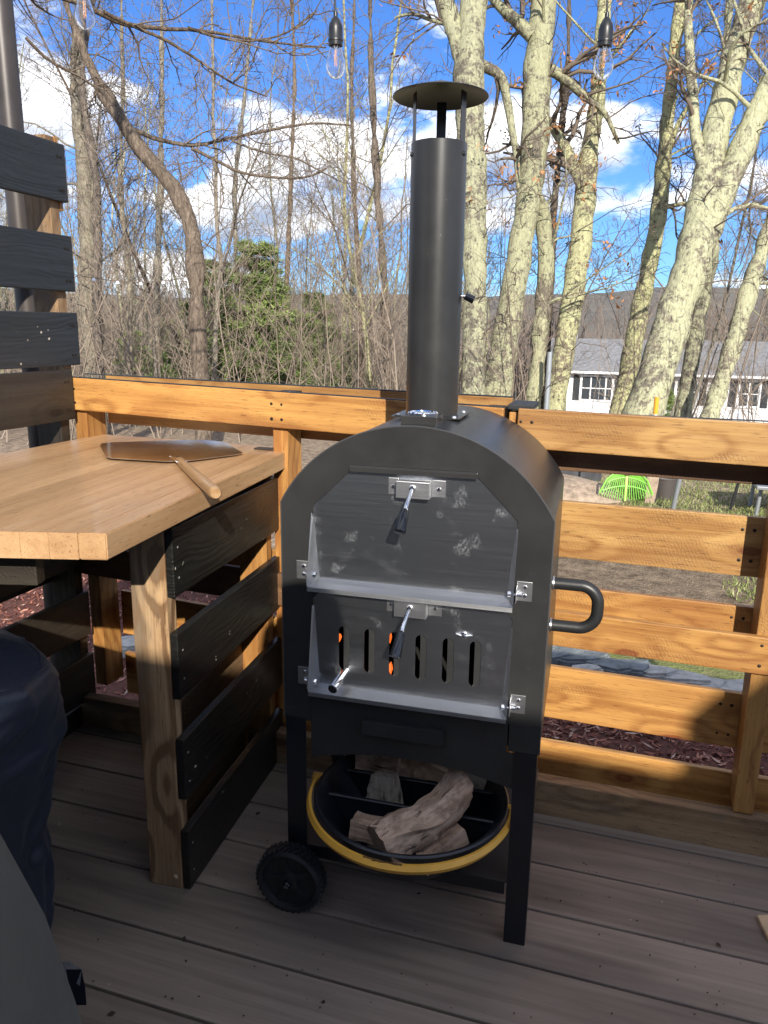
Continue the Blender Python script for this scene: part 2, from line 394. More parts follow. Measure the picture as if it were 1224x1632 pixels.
# ------------------------------------------------------------------ ground
def gz(x, y):
    r = sqrt(x*x+y*y)
    if y < 0: r = min(r, 12.0)
    s = min(max((r-9)/50.0, 0), 1); s = s*s*(3-2*s)
    z = -0.36 - 4.6*s
    s2 = min(max((r-60)/260.0, 0), 1); s2 = s2*s2*(3-2*s2); z -= 20*s2
    s3 = min(max((r-420)/1100.0, 0), 1); s3 = s3*s3*(3-2*s3)
    a = atan2(x, y)
    z += s3*(88 + 9*sin(a*5+1.1) + 5*sin(a*13+0.4) + 2.5*sin(a*37))
    if r > 4: z += 0.05*mnoise.noise(Vector((x*0.5, y*0.5, 0)))
    return z
def ground():
    rs = [0, 1.5, 2.5, 3.5, 4.5, 5.5, 6.5, 7.5, 8.5, 10, 12, 14, 17, 20, 25, 30, 38, 48, 60, 80, 110, 150, 210, 300, 420, 520, 650, 800, 950, 1100, 1250, 1400, 1520, 1600, 2500, 4500]
    n = 180; V = []; Fq = []
    for r in rs:
        for k in range(n):
            a = 2*pi*k/n; x, y = r*sin(a), r*cos(a); V.append((x, y, gz(x, y)))
    for i in range(len(rs)-1):
        for k in range(n):
            Fq.append((i*n+k, i*n+(k+1) % n, (i+1)*n+(k+1) % n, (i+1)*n+k))
    me = arrays_mesh(V, Fq, "ground")
    m, T, b = nmat("ground_earth_and_grass"); c = T.add('ShaderNodeTexCoord').outputs['Object']
    sp = T.add('ShaderNodeSeparateXYZ', {'Vector': c})
    dist = T.math('SQRT', T.math('ADD', T.math('POWER', sp.outputs[0], 2.0), T.math('POWER', sp.outputs[1], 2.0)))
    n1 = T.noise(c, 1.1, 6, 0.65); n2 = T.noise(c, 14, 6, 0.7); n3 = T.noise(c, 60, 3, 0.6)
    grass = T.mix(n2, (0.10, 0.13, 0.035), (0.30, 0.32, 0.12))
    dirt = T.mix(T.ramp(T.noise(c, 9, 8, 0.8), [(0.36, 0.0), (0.64, 1.0)]), (0.11, 0.080, 0.055), (0.33, 0.25, 0.17))
    # bare soil between the stone edging and the lawn
    dm = T.math('MULTIPLY', T.math('MULTIPLY', T.ramp(sp.outputs[1], [(0.0, 0), (1.0, 1)]), 1.0), 1.0)
    yy = T.math('ADD', sp.outputs[1], T.math('MULTIPLY', T.math('SUBTRACT', n1, 0.5), 1.6))
    bare = T.math('MULTIPLY', T.math('GREATER_THAN', yy, 4.2), T.math('LESS_THAN', yy, 6.5))
    fac = T.math('MAXIMUM', T.ramp(n1, [(0.42, 0.0), (0.60, 1.0)]), bare)
    near = T.mix(fac, grass, dirt)
    litter = T.mix(T.ramp(T.noise(c, 12, 8, 0.8), [(0.38, 0.0), (0.62, 1.0)]), (0.13, 0.095, 0.07), (0.50, 0.39, 0.28))
    lm = T.math('MULTIPLY', T.math('GREATER_THAN', T.math('ADD', dist, T.math('MULTIPLY', n1, 3.0)), 9.4), 1.0)
    lft = T.math('LESS_THAN', T.math('ADD', sp.outputs[0], T.math('MULTIPLY', n1, 1.2)), -1.7)
    lft = T.math('MULTIPLY', lft, T.math('GREATER_THAN', sp.outputs[1], 5.0))
    near = T.mix(T.math('MAXIMUM', lm, lft), near, litter)
    f1 = T.noise(c, 0.020, 8, 0.7); f2 = T.noise(T.mapping(c, (1, 1, 3)), 0.11, 5, 0.75)
    far = T.mix(T.ramp(T.math('ADD', T.math('MULTIPLY', f1, 0.5), T.math('MULTIPLY', f2, 0.5)), [(0.36, 0.0), (0.62, 1.0)]), (0.115, 0.110, 0.098), (0.20, 0.182, 0.152))
    col = T.mix(T.ramp(T.math('DIVIDE', dist, 200.0), [(0.15, 0.0), (0.5, 1.0)]), near, far)
    setb(T, b, col=col, rough=0.95, spec=0.15, normal=T.bump(T.math('ADD', n2, n3), 0.8, 0.03))
    o = link("ground", me, m); tag(o, kind='structure'); return o
ground()

# deck
DX0, DX1 = -1.98, 3.2
def deck():
    root = tag(link("deck", box_me(DX1-DX0, 4.42, 0.14, 0, name="deck"), simple("deck_joist_dark", (0.03, 0.024, 0.018), 0.9), None, loc4((DX0+DX1)/2, -0.36, -0.105)), kind='structure')
    y = 1.787; k = 0
    P = 0.1575
    while y > -2.6:
        me = box_me(DX1-DX0, P-0.0065, 0.024, 0.0025, 0.0, 4, "deck_board")
        yc = y-P/2
        o = link("deck_board", me, DECKM, root, root.matrix_basis.inverted() @ loc4((DX0+DX1)/2, yc, -0.012-0.0004*random.random()))
        y -= P
    # border board under the fence
    link("deck_board", box_me(DX1-DX0, 0.05, 0.024, 0.002), DECKM, root, root.matrix_basis.inverted() @ loc4((DX0+DX1)/2, 1.8155, -0.012))
deck()

# ------------------------------------------------------------------ back fence built of pallets
def nails(parent, pts, pm=Matrix.Identity(4), nrm=(0, -1, 0), r=0.0042, m=None):
    bm = bmesh.new(); nrm = Vector(nrm)
    a = nrm.orthogonal().normalized(); b = nrm.cross(a)
    for p in pts:
        p = Vector(p); n = 7; rr = r*random.uniform(0.8, 1.2)
        c = bm.verts.new(p+nrm*0.0018); vs = [bm.verts.new(p+nrm*0.0006+(a*cos(2*pi*k/n)+b*sin(2*pi*k/n))*rr) for k in range(n)]
        for k in range(n): bm.faces.new((c, vs[k], vs[(k+1) % n]))
    me = bm_mesh(bm, "nail_heads"); me.transform(pm.inverted())
    return tag(link("nail_heads", me, m or simple("old_nail", (0.035, 0.028, 0.024), 0.55, 0.7), parent), kind='stuff')
def fence_right():
    root = thing("pallet_fence", "amber wooden pallet fence behind the oven and to its right, with gaps between the boards", "fence", (0.6, 1.86, 0))
    pm = root.matrix_basis.copy() if False else loc4(0.6, 1.86, 0)
    x0, x1 = -0.262, 1.46
    FY, BY, T = 1.829, 1.93, 0.018
    B = lambda nm, m, xa, xb_, y, zt0, zb0, zt1, zb1, **k: board(nm, root, m, (xa, y, (zt0+zb0)/2), (xb_, y, (zt1+zb1)/2), zt0-zb0, T, pm=pm, **k)
    B("front_board", PINE2, x0+0.022, x1, FY, 1.061, 0.968, 1.032, 0.935)
    B("front_board", PINE, x0, x1, FY, 0.570, 0.480, 0.556, 0.462)
    board("base_beam", root, PINEG, (x0-1.31, 1.843+0.0, 0.05), (x1, 1.843, 0.047), 0.098, 0.038, pm=pm, rough=0.002, label="weathered brown base beam lying on the deck")
    for (zt, zb, mm) in ((1.045, 0.903, PINED), (0.826, 0.680, PINE2), (0.604, 0.455, PINE), (0.378, 0.230, PINE), (0.160, 0.012, PINE)):  # top back board darker: shade of the front board put into its colour
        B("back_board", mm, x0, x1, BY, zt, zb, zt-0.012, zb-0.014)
    # uprights between the two faces
    for xx, mm in ((0.356, PINE), (1.10, PINE), (-0.24, PINE)):
        o = board("upright", root, mm, (xx, 1.8795, 0.10), (xx, 1.8795, 1.05), 0.046, 0.083, up=(1, 0, 0), pm=pm, rough=0.001)
    # painted top of the left upright
    xb(root, "painted_cap", BLACK, (-0.235-0.6, 1.885-1.86, 1.063), (0.06, 0.12, 0.012), 0.002)
    xb(root, "painted_cap", BLACK, (0.3-0.6, 1.931-1.86, 1.0455), (1.7, 0.018, 0.002), 0.0)
    pts = [(xx+dx, FY-T/2, z) for xx in (-0.22, 0.356, 1.10) for dx in (-0.012, 0.014) for z in (1.03, 0.98, 0.545, 0.495)]
    pts += [(xx+dx, BY-T/2, z) for xx in (0.30, -0.19, 1.04) for dx in (-0.012, 0.014) for z in (0.79, 0.715, 0.57, 0.34, 0.26)]
    nails(root, pts, pm)
fence_right()
def fence_left():
    root = thing("pallet_fence", "amber wooden pallet rail behind the butcher block table, left of the chimney", "fence", (-0.9, 1.87, 0))
    pm = loc4(-0.9, 1.87, 0)
    L0 = Vector((-1.60, 1.908, 0)); L1 = Vector((-0.275, 1.834, 0)); d = (L1-L0).normalized(); n = Vector((-d.y, d.x, 0))
    T = 0.018
    def B(nm, m, s0, s1, off, zt0, zb0, zt1, zb1):
        a = L0+d*s0+n*off; b = L0+d*s1+n*off
        board(nm, root, m, (a.x, a.y, (zt0+zb0)/2), (b.x, b.y, (zt1+zb1)/2), zt0-zb0, T, pm=pm)
    LL = (L1-L0).length
    B("front_board", PINE, 0.0, LL, 0.0, 1.088, 0.993, 1.060, 0.965)
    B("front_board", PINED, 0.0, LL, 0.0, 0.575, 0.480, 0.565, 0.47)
    for zt, zb, mm in ((1.090, 0.945, PINE2), (0.83, 0.685, PINE), (0.61, 0.46, PINE), (0.40, 0.252, PINE), (0.185, 0.04, PINE)):
        B("back_board", mm, 0.08, LL, 0.101, zt, zb, zt-0.014, zb-0.014)
    for s, zt in ((0.050, 1.07), (0.72, 1.062), (LL-0.03, 1.048)):
        p = L0+d*s+n*0.0505
        board("upright", root, PINE, (p.x, p.y, 0.10), (p.x, p.y, zt), 0.044, 0.083, up=d, pm=pm)
        c = L0+d*s+n*0.052
        o = link("painted_cap", box_me(0.05, 0.10, 0.008, 0.001), BLACK, root, pm.inverted() @ frame4((c.x, c.y, zt+0.0045), d))
    # dark painted upper edges of the boards
    for off, z0, z1, w in ((0.0, 1.0885, 1.0605, 0.016), (0.101, 1.0905, 1.0765, 0.018)):
        a = L0+n*off; b = L1+n*off
        board("painted_edge", root, BLACK, (a.x, a.y, z0+0.0006), (b.x, b.y, z1+0.0006), 0.0022, w, pm=pm, bev=0, rough=0, seg=1)
    pts = []
    for s in (0.025, 0.05, 0.705, 0.735):
        for z in (1.055, 1.015):
            p = L0+d*s-n*(T/2); pts.append((p.x, p.y, z-0.02*s))
    nails(root, pts, pm, nrm=-n, r=0.0045)
fence_left()

# ------------------------------------------------------------------ black slatted wall on the left
def left_wall():
    root = thing("slatted_wall", "tall wall of black painted pallet boards beside the table, at the left edge", "slatted wall", (-1.6, 1.4, 0))
    pm = loc4(-1.6, 1.4, 0)
    X = -1.559; T = 0.018
    rows = [(1.724, 1.572, 1.936, BLACK), (1.482, 1.330, 1.936, BLACK), (1.271, 1.122, 1.934, BLACK), (1.111, 0.966, 1.893, BLACKB),
            (0.86, 0.715, 1.89, BLACKB), (0.672, 0.523, 1.89, BLACKB), (0.432, 0.29, 1.886, BLACKB), (0.225, 0.08, 1.886, BLACKB)]
    for zt, zb, ye, m in rows:
        board("wall_board", root, m, (X, 0.55, (zt+zb)/2), (X, ye, (zt+zb)/2), zt-zb, T, pm=pm, bev=0.004 if zt > 1.6 else 0.0025, rough=0.002)
    # rear boards of the double-sided pallet
    for zt, zb in ((0.60, 0.46), (0.35, 0.24)):
        board("rear_board", root, BLACKB, (X-0.105, 0.55, (zt+zb)/2), (X-0.105, 1.87, (zt+zb)/2), zt-zb, T, pm=pm)
    for yy in (1.898, 1.30, 0.62):
        board("stud", root, PINEG if yy > 1.8 else BLACKB, (X-0.0525, yy, 1.10), (X-0.0525, yy, 1.742), 0.036, 0.086, up=(0, 1, 0), pm=pm)
        board("stud", root, BLACKB, (X-0.0525, yy-0.03, 0.03), (X-0.0525, yy-0.03, 1.09), 0.036, 0.086, up=(0, 1, 0), pm=pm)
    board("top_block", root, PINE, (X-0.0525, 1.9245, 1.55), (X-0.0525, 1.9245, 1.744), 0.015, 0.088, up=(0, 1, 0), pm=pm, seg=1)
    board("base_board", root, BLACKB, (X-0.02, 0.55, 0.034), (X-0.02, 1.90, 0.034), 0.066, 0.04, pm=pm)
    pts = [(X+T/2, ye-dy, z) for zt, zb, ye, m in rows[:5] for dy in (0.02, 0.033) for z in (zt-0.035, zb+0.03)]
    nails(root, pts, pm, nrm=(1, 0, 0), r=0.005)
left_wall()
def pole():
    m = simple("bronze_painted_metal", (0.055, 0.046, 0.042), 0.4, nscale=9, namp=0.25, metal=0.2)
    z0 = gz(-1.7, 1.8)
    me = lathe_me([(0.0, 0), (0.045, 0.0), (0.045, 0.02), (0.0345, 0.025), (0.0345, 3.4), (0, 3.4)], 32)
    o = link("metal_pole", me, m, None, loc4(-1.80, 2.02, z0))
    tag(o, "round dark bronze metal pole standing behind the black slatted wall", "pole")
pole()

# ------------------------------------------------------------------ corner table
def clip(poly, a, b, c, keep_ge=True):
    out = []
    for i in range(len(poly)):
        p, q = poly[i], poly[(i+1) % len(poly)]
        fp = a*p[0]+b*p[1]-c; fq = a*q[0]+b*q[1]-c
        if not keep_ge: fp, fq = -fp, -fq
        if fp >= 0: out.append(p)
        if fp*fq < 0:
            t = fp/(fp-fq); out.append((p[0]+(q[0]-p[0])*t, p[1]+(q[1]-p[1])*t))
    return out
def table():
    root = thing("corner_table", "thick butcher block corner table on black slatted sides, holding the pizza peel", "table", (-1.2, 1.45, 0))
    pm = loc4(-1.2, 1.45, 0)
    A = (-0.785, 1.008); Bq = (-0.875, 1.955); Cq = (-1.535, 1.985); Ci = (-1.535, 1.3); D = (-1.51, 0.803)
    poly = [A, Bq, (-1.535, 1.985), (-1.5355, 0.797)]
    d = Vector((Bq[0]-A[0], Bq[1]-A[1])).normalized(); nx, ny = -d.y*-1, -d.x   # normal pointing +x side
    nx, ny = d.y, -d.x
    c0 = min(nx*p[0]+ny*p[1] for p in poly); c1 = max(nx*p[0]+ny*p[1] for p in poly)
    w = 0.047; c = c1; k = 0
    while c > c0+0.002:
        lo = max(c-w, c0)
        pc = clip(clip(poly, nx, ny, lo+0.00012), nx, ny, c-0.00012, False)
        if len(pc) >= 3:
            cx = sum(p[0] for p in pc)/len(pc); cy = sum(p[1] for p in pc)/len(pc)
            M = frame4((cx, cy, 0.8875+random.uniform(-0.0002, 0.0002)), (d.x, d.y, 0)); Mi = M.inverted()
            lp = [(Mi @ Vector((p[0], p[1], 0)))[:2] for p in pc]
            me = prism_me(lp, -0.0225, 0.0225, 0.0006 if k else 0.0020, "tabletop_stave")
            link("tabletop_stave", me, MAPLE, root, pm.inverted() @ M)
        c -= w; k += 1
    # small metal plate at the back corner
    link("corner_plate", box_me(0.06, 0.03, 0.004, 0.0008), simple("dull_plate", (0.12, 0.10, 0.085), 0.4, 0.8), root, pm.inverted() @ frame4((-0.935, 1.90, 0.9125), (-1, 0.03, 0)))
    # side pallet: slats, post, far post
    sd = Vector((-0.075, 0.997, 0)).normalized(); sn = Vector((sd.y, -sd.x, 0)); O = Vector((-0.8455, 1.2865, 0))
    for zt, zb, m, L in ((0.845, 0.697, BLACKG, 0.60), (0.618, 0.469, BLACKG, 0.60), (0.374, 0.230, BLACKG, 0.60), (0.150, 0.003, BLACKG, 0.60)):
        a = O-sn*0.009; b = a+sd*L
        board("side_slat", root, m, (a.x, a.y, (zt+zb)/2), (b.x, b.y, (zt+zb)/2-0.004), zt-zb, 0.018, pm=pm, rough=0.0016)
    for zt, zb in ((0.365, 0.275), (0.13, 0.03)):
        a = O-sn*0.109+sd*0.03; b = a+sd*0.56
        board("inner_slat", root, PINEG, (a.x, a.y, (zt+zb)/2), (b.x, b.y, (zt+zb)/2), zt-zb, 0.018, pm=pm)
    p = O-sn*0.0595+sd*0.019
    board("post", root, POSTW, (p.x, p.y, 0.0), (p.x, p.y, 0.863), 0.081, 0.038, up=sn, pm=pm, rough=0.001, bev=0.003)
    p = O-sn*0.0595+sd*0.565
    board("post", root, PINE, (p.x, p.y, 0.0), (p.x, p.y, 0.863), 0.081, 0.038, up=sn, pm=pm)
    board("apron", root, BLACKB, (-1.535, 0.90, 0.825), (-0.97, 1.06, 0.825), 0.075, 0.03, pm=pm)
    board("apron", root, BLACKB, (-1.54, 1.30, 0.83), (-0.97, 1.30, 0.83), 0.065, 0.03, pm=pm)
    pts = [(O+sd*0.02+sn*0.0)+Vector((0, 0, z)) for z in (0.80, 0.735, 0.575, 0.51, 0.335, 0.265, 0.11, 0.04)]
    nails(root, pts, pm, nrm=sn, r=0.0032, m=simple("bright_nail", (0.6, 0.56, 0.5), 0.35, 0.6))
    link("knot_splinter", lathe_me([(0, 0), (0.006, 0.001), (0, 0.003)], 6), simple("pale_splinter", (0.6, 0.5, 0.36), 0.7), root, pm.inverted() @ frame4((-0.88, 1.2845, 0.03), (1, 0, 0), (0, 0, 1)))
table()
def peel():
    T0 = Vector((-0.728, 1.262, 0.930)); N0 = Vector((-1.03, 1.612, 0.920))
    ax = (N0-T0).normalized()
    root = thing("pizza_peel", "metal pizza peel with a wooden handle lying on the butcher block table", "pizza peel", (-1.03, 1.612, 0.9115))
    pm = loc4(-1.03, 1.612, 0.9115)
    out = [(-1.372, 1.770), (-1.350, 1.735), (-1.228, 1.598), (-1.205, 1.588), (-1.055, 1.603), (-1.012, 1.640), (-0.952, 1.765), (-0.952, 1.795), (-1.075, 1.930), (-1.10, 1.945), (-1.165, 1.950), (-1.275, 1.872), (-1.362, 1.800)]
    me = prism_me([(x+1.03, y-1.612) for x, y in out], 0.0, 0.0018, 0.0, "blade")
    bm = bmesh.new(); bm.from_mesh(me); bmesh.ops.triangulate(bm, faces=[f for f in bm.faces if len(f.verts) > 4])
    bm.to_mesh(me); bm.free()
    link("blade", me, PEELM, root, Matrix.Rotation(radians(0.5), 4, 'Y') @ loc4(0, 0, 0.0035))
    def hp(t, dz=0): return (T0+(N0-T0)*t)-Vector((-1.03, 1.612, 0.9115))+Vector((0, 0, dz))
    ts = [0, 0.01, 0.04, 0.3, 0.6, 0.85, 0.97, 1.0]; rs = [0.0095, 0.0122, 0.0130, 0.0125, 0.0115, 0.0100, 0.009, 0.007]
    pts = [hp(t) for t in ts]
    me = rings_mesh([Vector((0, 0, 0))+Vector((((p-pts[0]).length), 0, 0)) for p in pts], rs, 20, True, "handle")
    link("handle", me, PEELW, root, frame4(pts[0], (pts[-1]-pts[0])))
    link("tang", box_me(0.09, 0.026, 0.003, 0.0008), PEELM, root, frame4(hp(0.97, 0.004), ax))
    for s in (-0.012, 0.006):
        link("rivet", lathe_me([(0, 0.002), (0.003, 0.0012), (0.0035, 0)], 10), CHROME, root, frame4(hp(0.99+0.02, 0.0)+Vector((s*1.2-0.02, 0.02, 0.003)), (1, 0, 0)))
peel()

# ------------------------------------------------------------------ pizza oven
OV = (-0.367, 1.352, 0.0); OA = radians(2.4)
def oven():
    root = thing("pizza_oven", "black outdoor wood-fired pizza oven with two stainless doors and a tall chimney", "pizza oven", OV, OA)
    D = 0.445; Wd = 0.2635; ZS = 0.905; ZB = 0.44; s = 0.16
    R = (Wd*Wd+s*s)/(2*s); zc = ZS+s-R; a0 = math.asin(Wd/R)
    def arc(off=0.0, n=36, w=Wd):
        rr = R+off; return [(rr*sin(a0-2*a0*i/n)*(w/Wd), zc+rr*cos(a0-2*a0*i/n)) for i in range(n+1)]
    # front plate with its two openings
    door1 = [(-0.199, 0.745), (0.199, 0.745), (0.199, 0.902), (0.121, 0.981), (-0.117, 0.981), (-0.197, 0.902)]
    door2 = [(-0.199, 0.522), (0.199, 0.522), (0.199, 0.712), (0.185, 0.728), (-0.185, 0.728), (-0.199, 0.712)]
    outer = [(-Wd, ZB), (Wd, ZB)]+arc()
    outer2 = [(-Wd, ZB), (-0.206, ZB), (-0.206, 0.496), (0.2045, 0.496), (0.2045, ZB), (Wd, ZB)]+arc()
    me = plate_me(outer2, [door1[::-1], door2[::-1]], 0.003, 0.0006, "front_plate")
    link("front_plate", me, POWDER, root)
    # lower front skirt with a shallow arch
    sk = [(-0.2045, 0.494), (-0.2045, 0.357)]+[(x, 0.357+0.030*(1-((x-0.005)/0.21)**2)) for x in np.linspace(-0.18, 0.20, 12)]+[(0.2165, 0.357), (0.2165, 0.434), (0.2005, 0.434), (0.2005, 0.494)]
    me = plate_me(sk, [], 0.003, 0.0006, "skirt"); link("skirt", me, POWDER, root, loc4(0, 0.001, 0))
    xb(root, "drawer_lip", POWDER, (-0.006, -0.006, 0.4655), (0.168, 0.016, 0.003), 0.0008)
    xb(root, "drawer_lip", POWDER, (-0.006, -0.0145, 0.451), (0.168, 0.003, 0.030), 0.0008)
    # body shell
    prof = [(-Wd, ZB)]+arc()[::-1]+[(Wd, ZB)]
    prof = [(Wd, ZB)]+arc()+[(-Wd, ZB)]
    bm = bmesh.new(); ys = (0.0016, D)
    rows = [[bm.verts.new((x, y, z)) for x, z in prof] for y in ys]
    inn = [[bm.verts.new((x*0.985, y, z-0.004)) for x, z in prof] for y in ys]
    for i in range(len(prof)-1):
        bm.faces.new((rows[0][i], rows[0][i+1], rows[1][i+1], rows[1][i]))
        bm.faces.new((inn[0][i], inn[1][i], inn[1][i+1], inn[0][i+1]))
        bm.faces.new((rows[0][i], inn[0][i], inn[0][i+1], rows[0][i+1]))
    bmesh.ops.recalc_face_normals(bm, faces=bm.faces)
    link("body_shell", bm_mesh(bm, "body_shell", True, 25), POWDER, root)
    me = plate_me(outer, [], 0.003, 0.0, "back_plate"); link("back_plate", me, POWDER, root, loc4(0, D, 0))
    # folded seam of the front edge
    seam = [(x, z) for x, z in [(Wd, ZB)]+arc()+[(-Wd, ZB)]]
    link("edge_seam", rings_mesh([(x*1.001, 0.0008, z+0.0006) for x, z in seam], 0.0017, 6, name="edge_seam"), simple("worn_seam", (0.085, 0.085, 0.085), 0.35, 0.4), root)
    # inside
    xb(root, "firebox_floor", INNER, (0, 0.2, 0.500), (0.50, 0.385, 0.004), 0)
    xb(root, "slot_blackout", INNER, (0, 0.2, 0.468), (0.50, 0.37, 0.052), 0)  # unseen box added to block light so the skirt slit reads black
    xb(root, "oven_shelf", INNER, (0, 0.2, 0.735), (0.50, 0.385, 0.004), 0)
    # upper hem above the door
    xb(root, "door_hem", POWDER, (0.002, -0.0045, 0.9865), (0.243, 0.011, 0.0045), 0.0015)
    xb(root, "door_hem", POWDER, (0.002, -0.010, 0.9815), (0.243, 0.0025, 0.010), 0.001)
    # doors
    SC = [(0.0045, 0.0)]
    def slot(cx, z0, z1, w, n=8):
        h = w/2
        return [(cx+h*cos(t), z1-h+h*sin(t)) for t in np.linspace(0, pi, n)]+[(cx+h*cos(t), z0+h+h*sin(t)) for t in np.linspace(pi, 2*pi, n)]
    def door(nm, outl, holes, zcrease, zfront, zg, lab):
        d = link(nm, plate_me(outl, holes, 0.0016, 0.0, nm), STEEL, root, loc4(0, 0.003, 0)); d['label'] = lab
        yo = 0.003
        # sloping bottom flange with a small turned lip
        bm = bmesh.new()
        a = [(-0.1995, 0.0, zcrease), (0.1995, 0.0, zcrease), (0.1995, -0.032, zfront+0.002), (-0.1995, -0.032, zfront+0.002), (0.1995, -0.0335, zfront-0.006), (-0.1995, -0.0335, zfront-0.006)]
        v = [bm.verts.new(p) for p in a]; bm.faces.new(v[:4]); bm.faces.new((v[3], v[2], v[4], v[5]))
        bmesh.ops.solidify(bm, geom=bm.faces[:], thickness=0.0014)
        link("bottom_flange", bm_mesh(bm, "bottom_flange"), STEELV, d)
        for sx in (-1, 1):
            bm = bmesh.new()
            g = [(0.1965, -0.0005, zg), (0.1850, -0.0005, zcrease), (0.2003, -0.032, zfront+0.002), (0.2006, -0.032, zfront+0.010), (0.2000, -0.004, zg)]
            v = [bm.verts.new((sx*x, y, z)) for x, y, z in g]; bm.faces.new((v[0], v[1], v[2])); bm.faces.new((v[0], v[2], v[3], v[4]))
            bmesh.ops.solidify(bm, geom=bm.faces[:], thickness=0.0014)
            link("side_gusset", bm_mesh(bm, "side_gusset"), STEELV, d)
            link("hinge_pin", rings_mesh([(sx*0.190, -0.012, zcrease+0.008), (sx*0.214, -0.012, zcrease+0.008)], 0.0028, 10), CHROME, d)
            link("hinge_nut", rings_mesh([(sx*0.188, -0.012, zcrease+0.008), (sx*0.1955, -0.012, zcrease+0.008)], 0.0058, 6, smooth=False), CHROME, d)
        return d
    o1 = [(-0.199, 0.752), (0.199, 0.752), (0.199, 0.901), (0.121, 0.983), (-0.117, 0.983), (-0.197, 0.903)]
    d1 = door("upper_door", o1, [], 0.757, 0.743, 0.888, "large blank stainless upper door, six-sided at the top")
    cx = [-0.1335, -0.0805, -0.0285, 0.0245, 0.0785, 0.1315]
    o2 = [(-0.199, 0.522), (0.199, 0.522), (0.199, 0.712), (0.185, 0.7275), (-0.185, 0.7275), (-0.199, 0.712)]
    d2 = door("lower_door", o2, [slot(c, 0.564, 0.659, 0.0225)[::-1] for c in cx], 0.528, 0.519, 0.697, "stainless lower door with six vertical air slots")
    # sliding damper behind the slots
    xs = [-0.185]+[]
    dm = plate_me([(-0.185, 0.548), (0.185, 0.548), (0.185, 0.672), (-0.185, 0.672)], [slot(c-0.0125, 0.560, 0.663, 0.0215)[::-1] for c in cx], 0.0012, 0.0, "damper_slide")
    link("damper_slide", dm, POWDER, d2, loc4(0, 0.0022, 0))
    # glow behind
    def coal(c, s):
        bm = bmesh.new(); bmesh.ops.create_icosphere(bm, subdivisions=2, radius=1)
        for v in bm.verts: v.co = Vector((v.co.x*s[0], v.co.y*s[1], v.co.z*s[2]))*(1+0.35*mnoise.noise(v.co*2.2+Vector(c)*30))
        link("ember", bm_mesh(bm, "ember", True), EMBER, root, loc4(*c))
    coal((-0.1585, 0.045, 0.614), (0.0055, 0.010, 0.009)); coal((-0.051, 0.045, 0.628), (0.0045, 0.010, 0.014)); coal((-0.049, 0.045, 0.558), (0.006, 0.012, 0.014))
    # handles
    def handle(zp, zt, dx, par):
        h = link("latch_bracket", box_me(0.063, 0.024, 0.0325, 0.0012), CHROMED, par, loc4(0.005, -0.010, zp))
        for x0, w in ((-0.0365, 0.019), (0.0505, 0.025)):
            t = link("bracket_tab", box_me(w, 0.002, 0.032, 0.0006), CHROMED, h, loc4(x0-0.005, 0.010, 0.0015))
            link("screw", lathe_me([(0, 0.003), (0.0028, 0.0024), (0.0042, 0.0008), (0.0044, 0)], 14), CHROME, h, loc4(x0-0.005, 0.0088, 0.001) @ Matrix.Rotation(pi/2, 4, 'X'))
        link("pivot_boss", lathe_me([(0, 0.006), (0.0045, 0.005), (0.0062, 0.002), (0.0062, 0)], 16), CHROME, h, loc4(0, -0.012, 0.004) @ Matrix.Rotation(pi/2, 4, 'X'))
        p0 = Vector((0.005, -0.026, zp+0.002)); p1 = p0+Vector((dx*0.45, -0.030, -0.024)); p2 = p0+Vector((dx, -0.066, -0.060-zt))
        g = link("lever_handle", rings_mesh([p0, p0*0.4+p1*0.6, p1, p1*0.7+p2*0.3], [0.0034, 0.0038, 0.0044, 0.0044], 12), CHROME, par)
        q0 = p1*0.86+p2*0.14; ln = (p2-q0)
        link("grip", rings_mesh([q0-ln*0.02, q0, q0+ln*0.06, q0+ln*0.5, q0+ln*0.94, p2, p2+ln*0.004], [0.004, 0.0062, 0.0072, 0.0094, 0.0112, 0.0110, 0.0085], 20), GLOSSB, g)
    handle(0.9500, 0.004, -0.006, d1); handle(0.7160, 0.010, -0.010, d2)
    # air-slide knob, low left, and its wing nut
    k0 = Vector((-0.130, 0.0, 0.563)); k1 = Vector((-0.1385, -0.058, 0.5485))
    kn = link("damper_knob", rings_mesh([k0, k0+(k1-k0)*0.04, k1], [0.0085, 0.0095, 0.0098], 20), CHROME, d2)
    link("knob_cap", rings_mesh([k1, k1+(k1-k0)*0.03], [0.0094, 0.0090], 20), GLOSSB, kn)
    wn = link("wing_nut", lathe_me([(0, 0.010), (0.0028, 0.010), (0.003, 0.007), (0.0055, 0.006), (0.0065, 0)], 12), CHROME, d2, loc4(0.108, 0.002, 0.670) @ Matrix.Rotation(pi/2, 4, 'X'))
    for sx in (-1, 1):
        link("wing", box_me(0.014, 0.002, 0.007, 0.0008), CHROME, wn, loc4(sx*0.009, 0, 0.006) @ Matrix.Rotation(sx*0.5, 4, 'Y'))
    # hinge plates
    for sx in (-1, 1):
        for z in (0.770, 0.542):
            h = link("hinge_plate", box_me(0.0285, 0.0016, 0.038, 0.0005), CHROMED, root, loc4(sx*0.2175, -0.001, z))
            link("hinge_ear", box_me(0.0016, 0.022, 0.028, 0.0005), CHROMED, h, loc4(-sx*0.0135, -0.0105, -0.004))
            for dz in (-0.008, 0.0085):
                link("screw", lathe_me([(0, 0.003), (0.003, 0.0022), (0.004, 0.0006), (0.0041, 0)], 12), CHROME, h, loc4(0.001, -0.0008, dz) @ Matrix.Rotation(pi/2, 4, 'X'))
    # side handle
    pts = []
    yh = 0.145; xo = 0.354; zt, zb = 0.744, 0.654; r = 0.036
    pts += [(Wd-0.002, yh, zt), (xo-r, yh, zt)]
    pts += [(xo-r+r*sin(t), yh, zt-r+r*cos(t)) for t in np.linspace(0.15, pi/2, 8)]
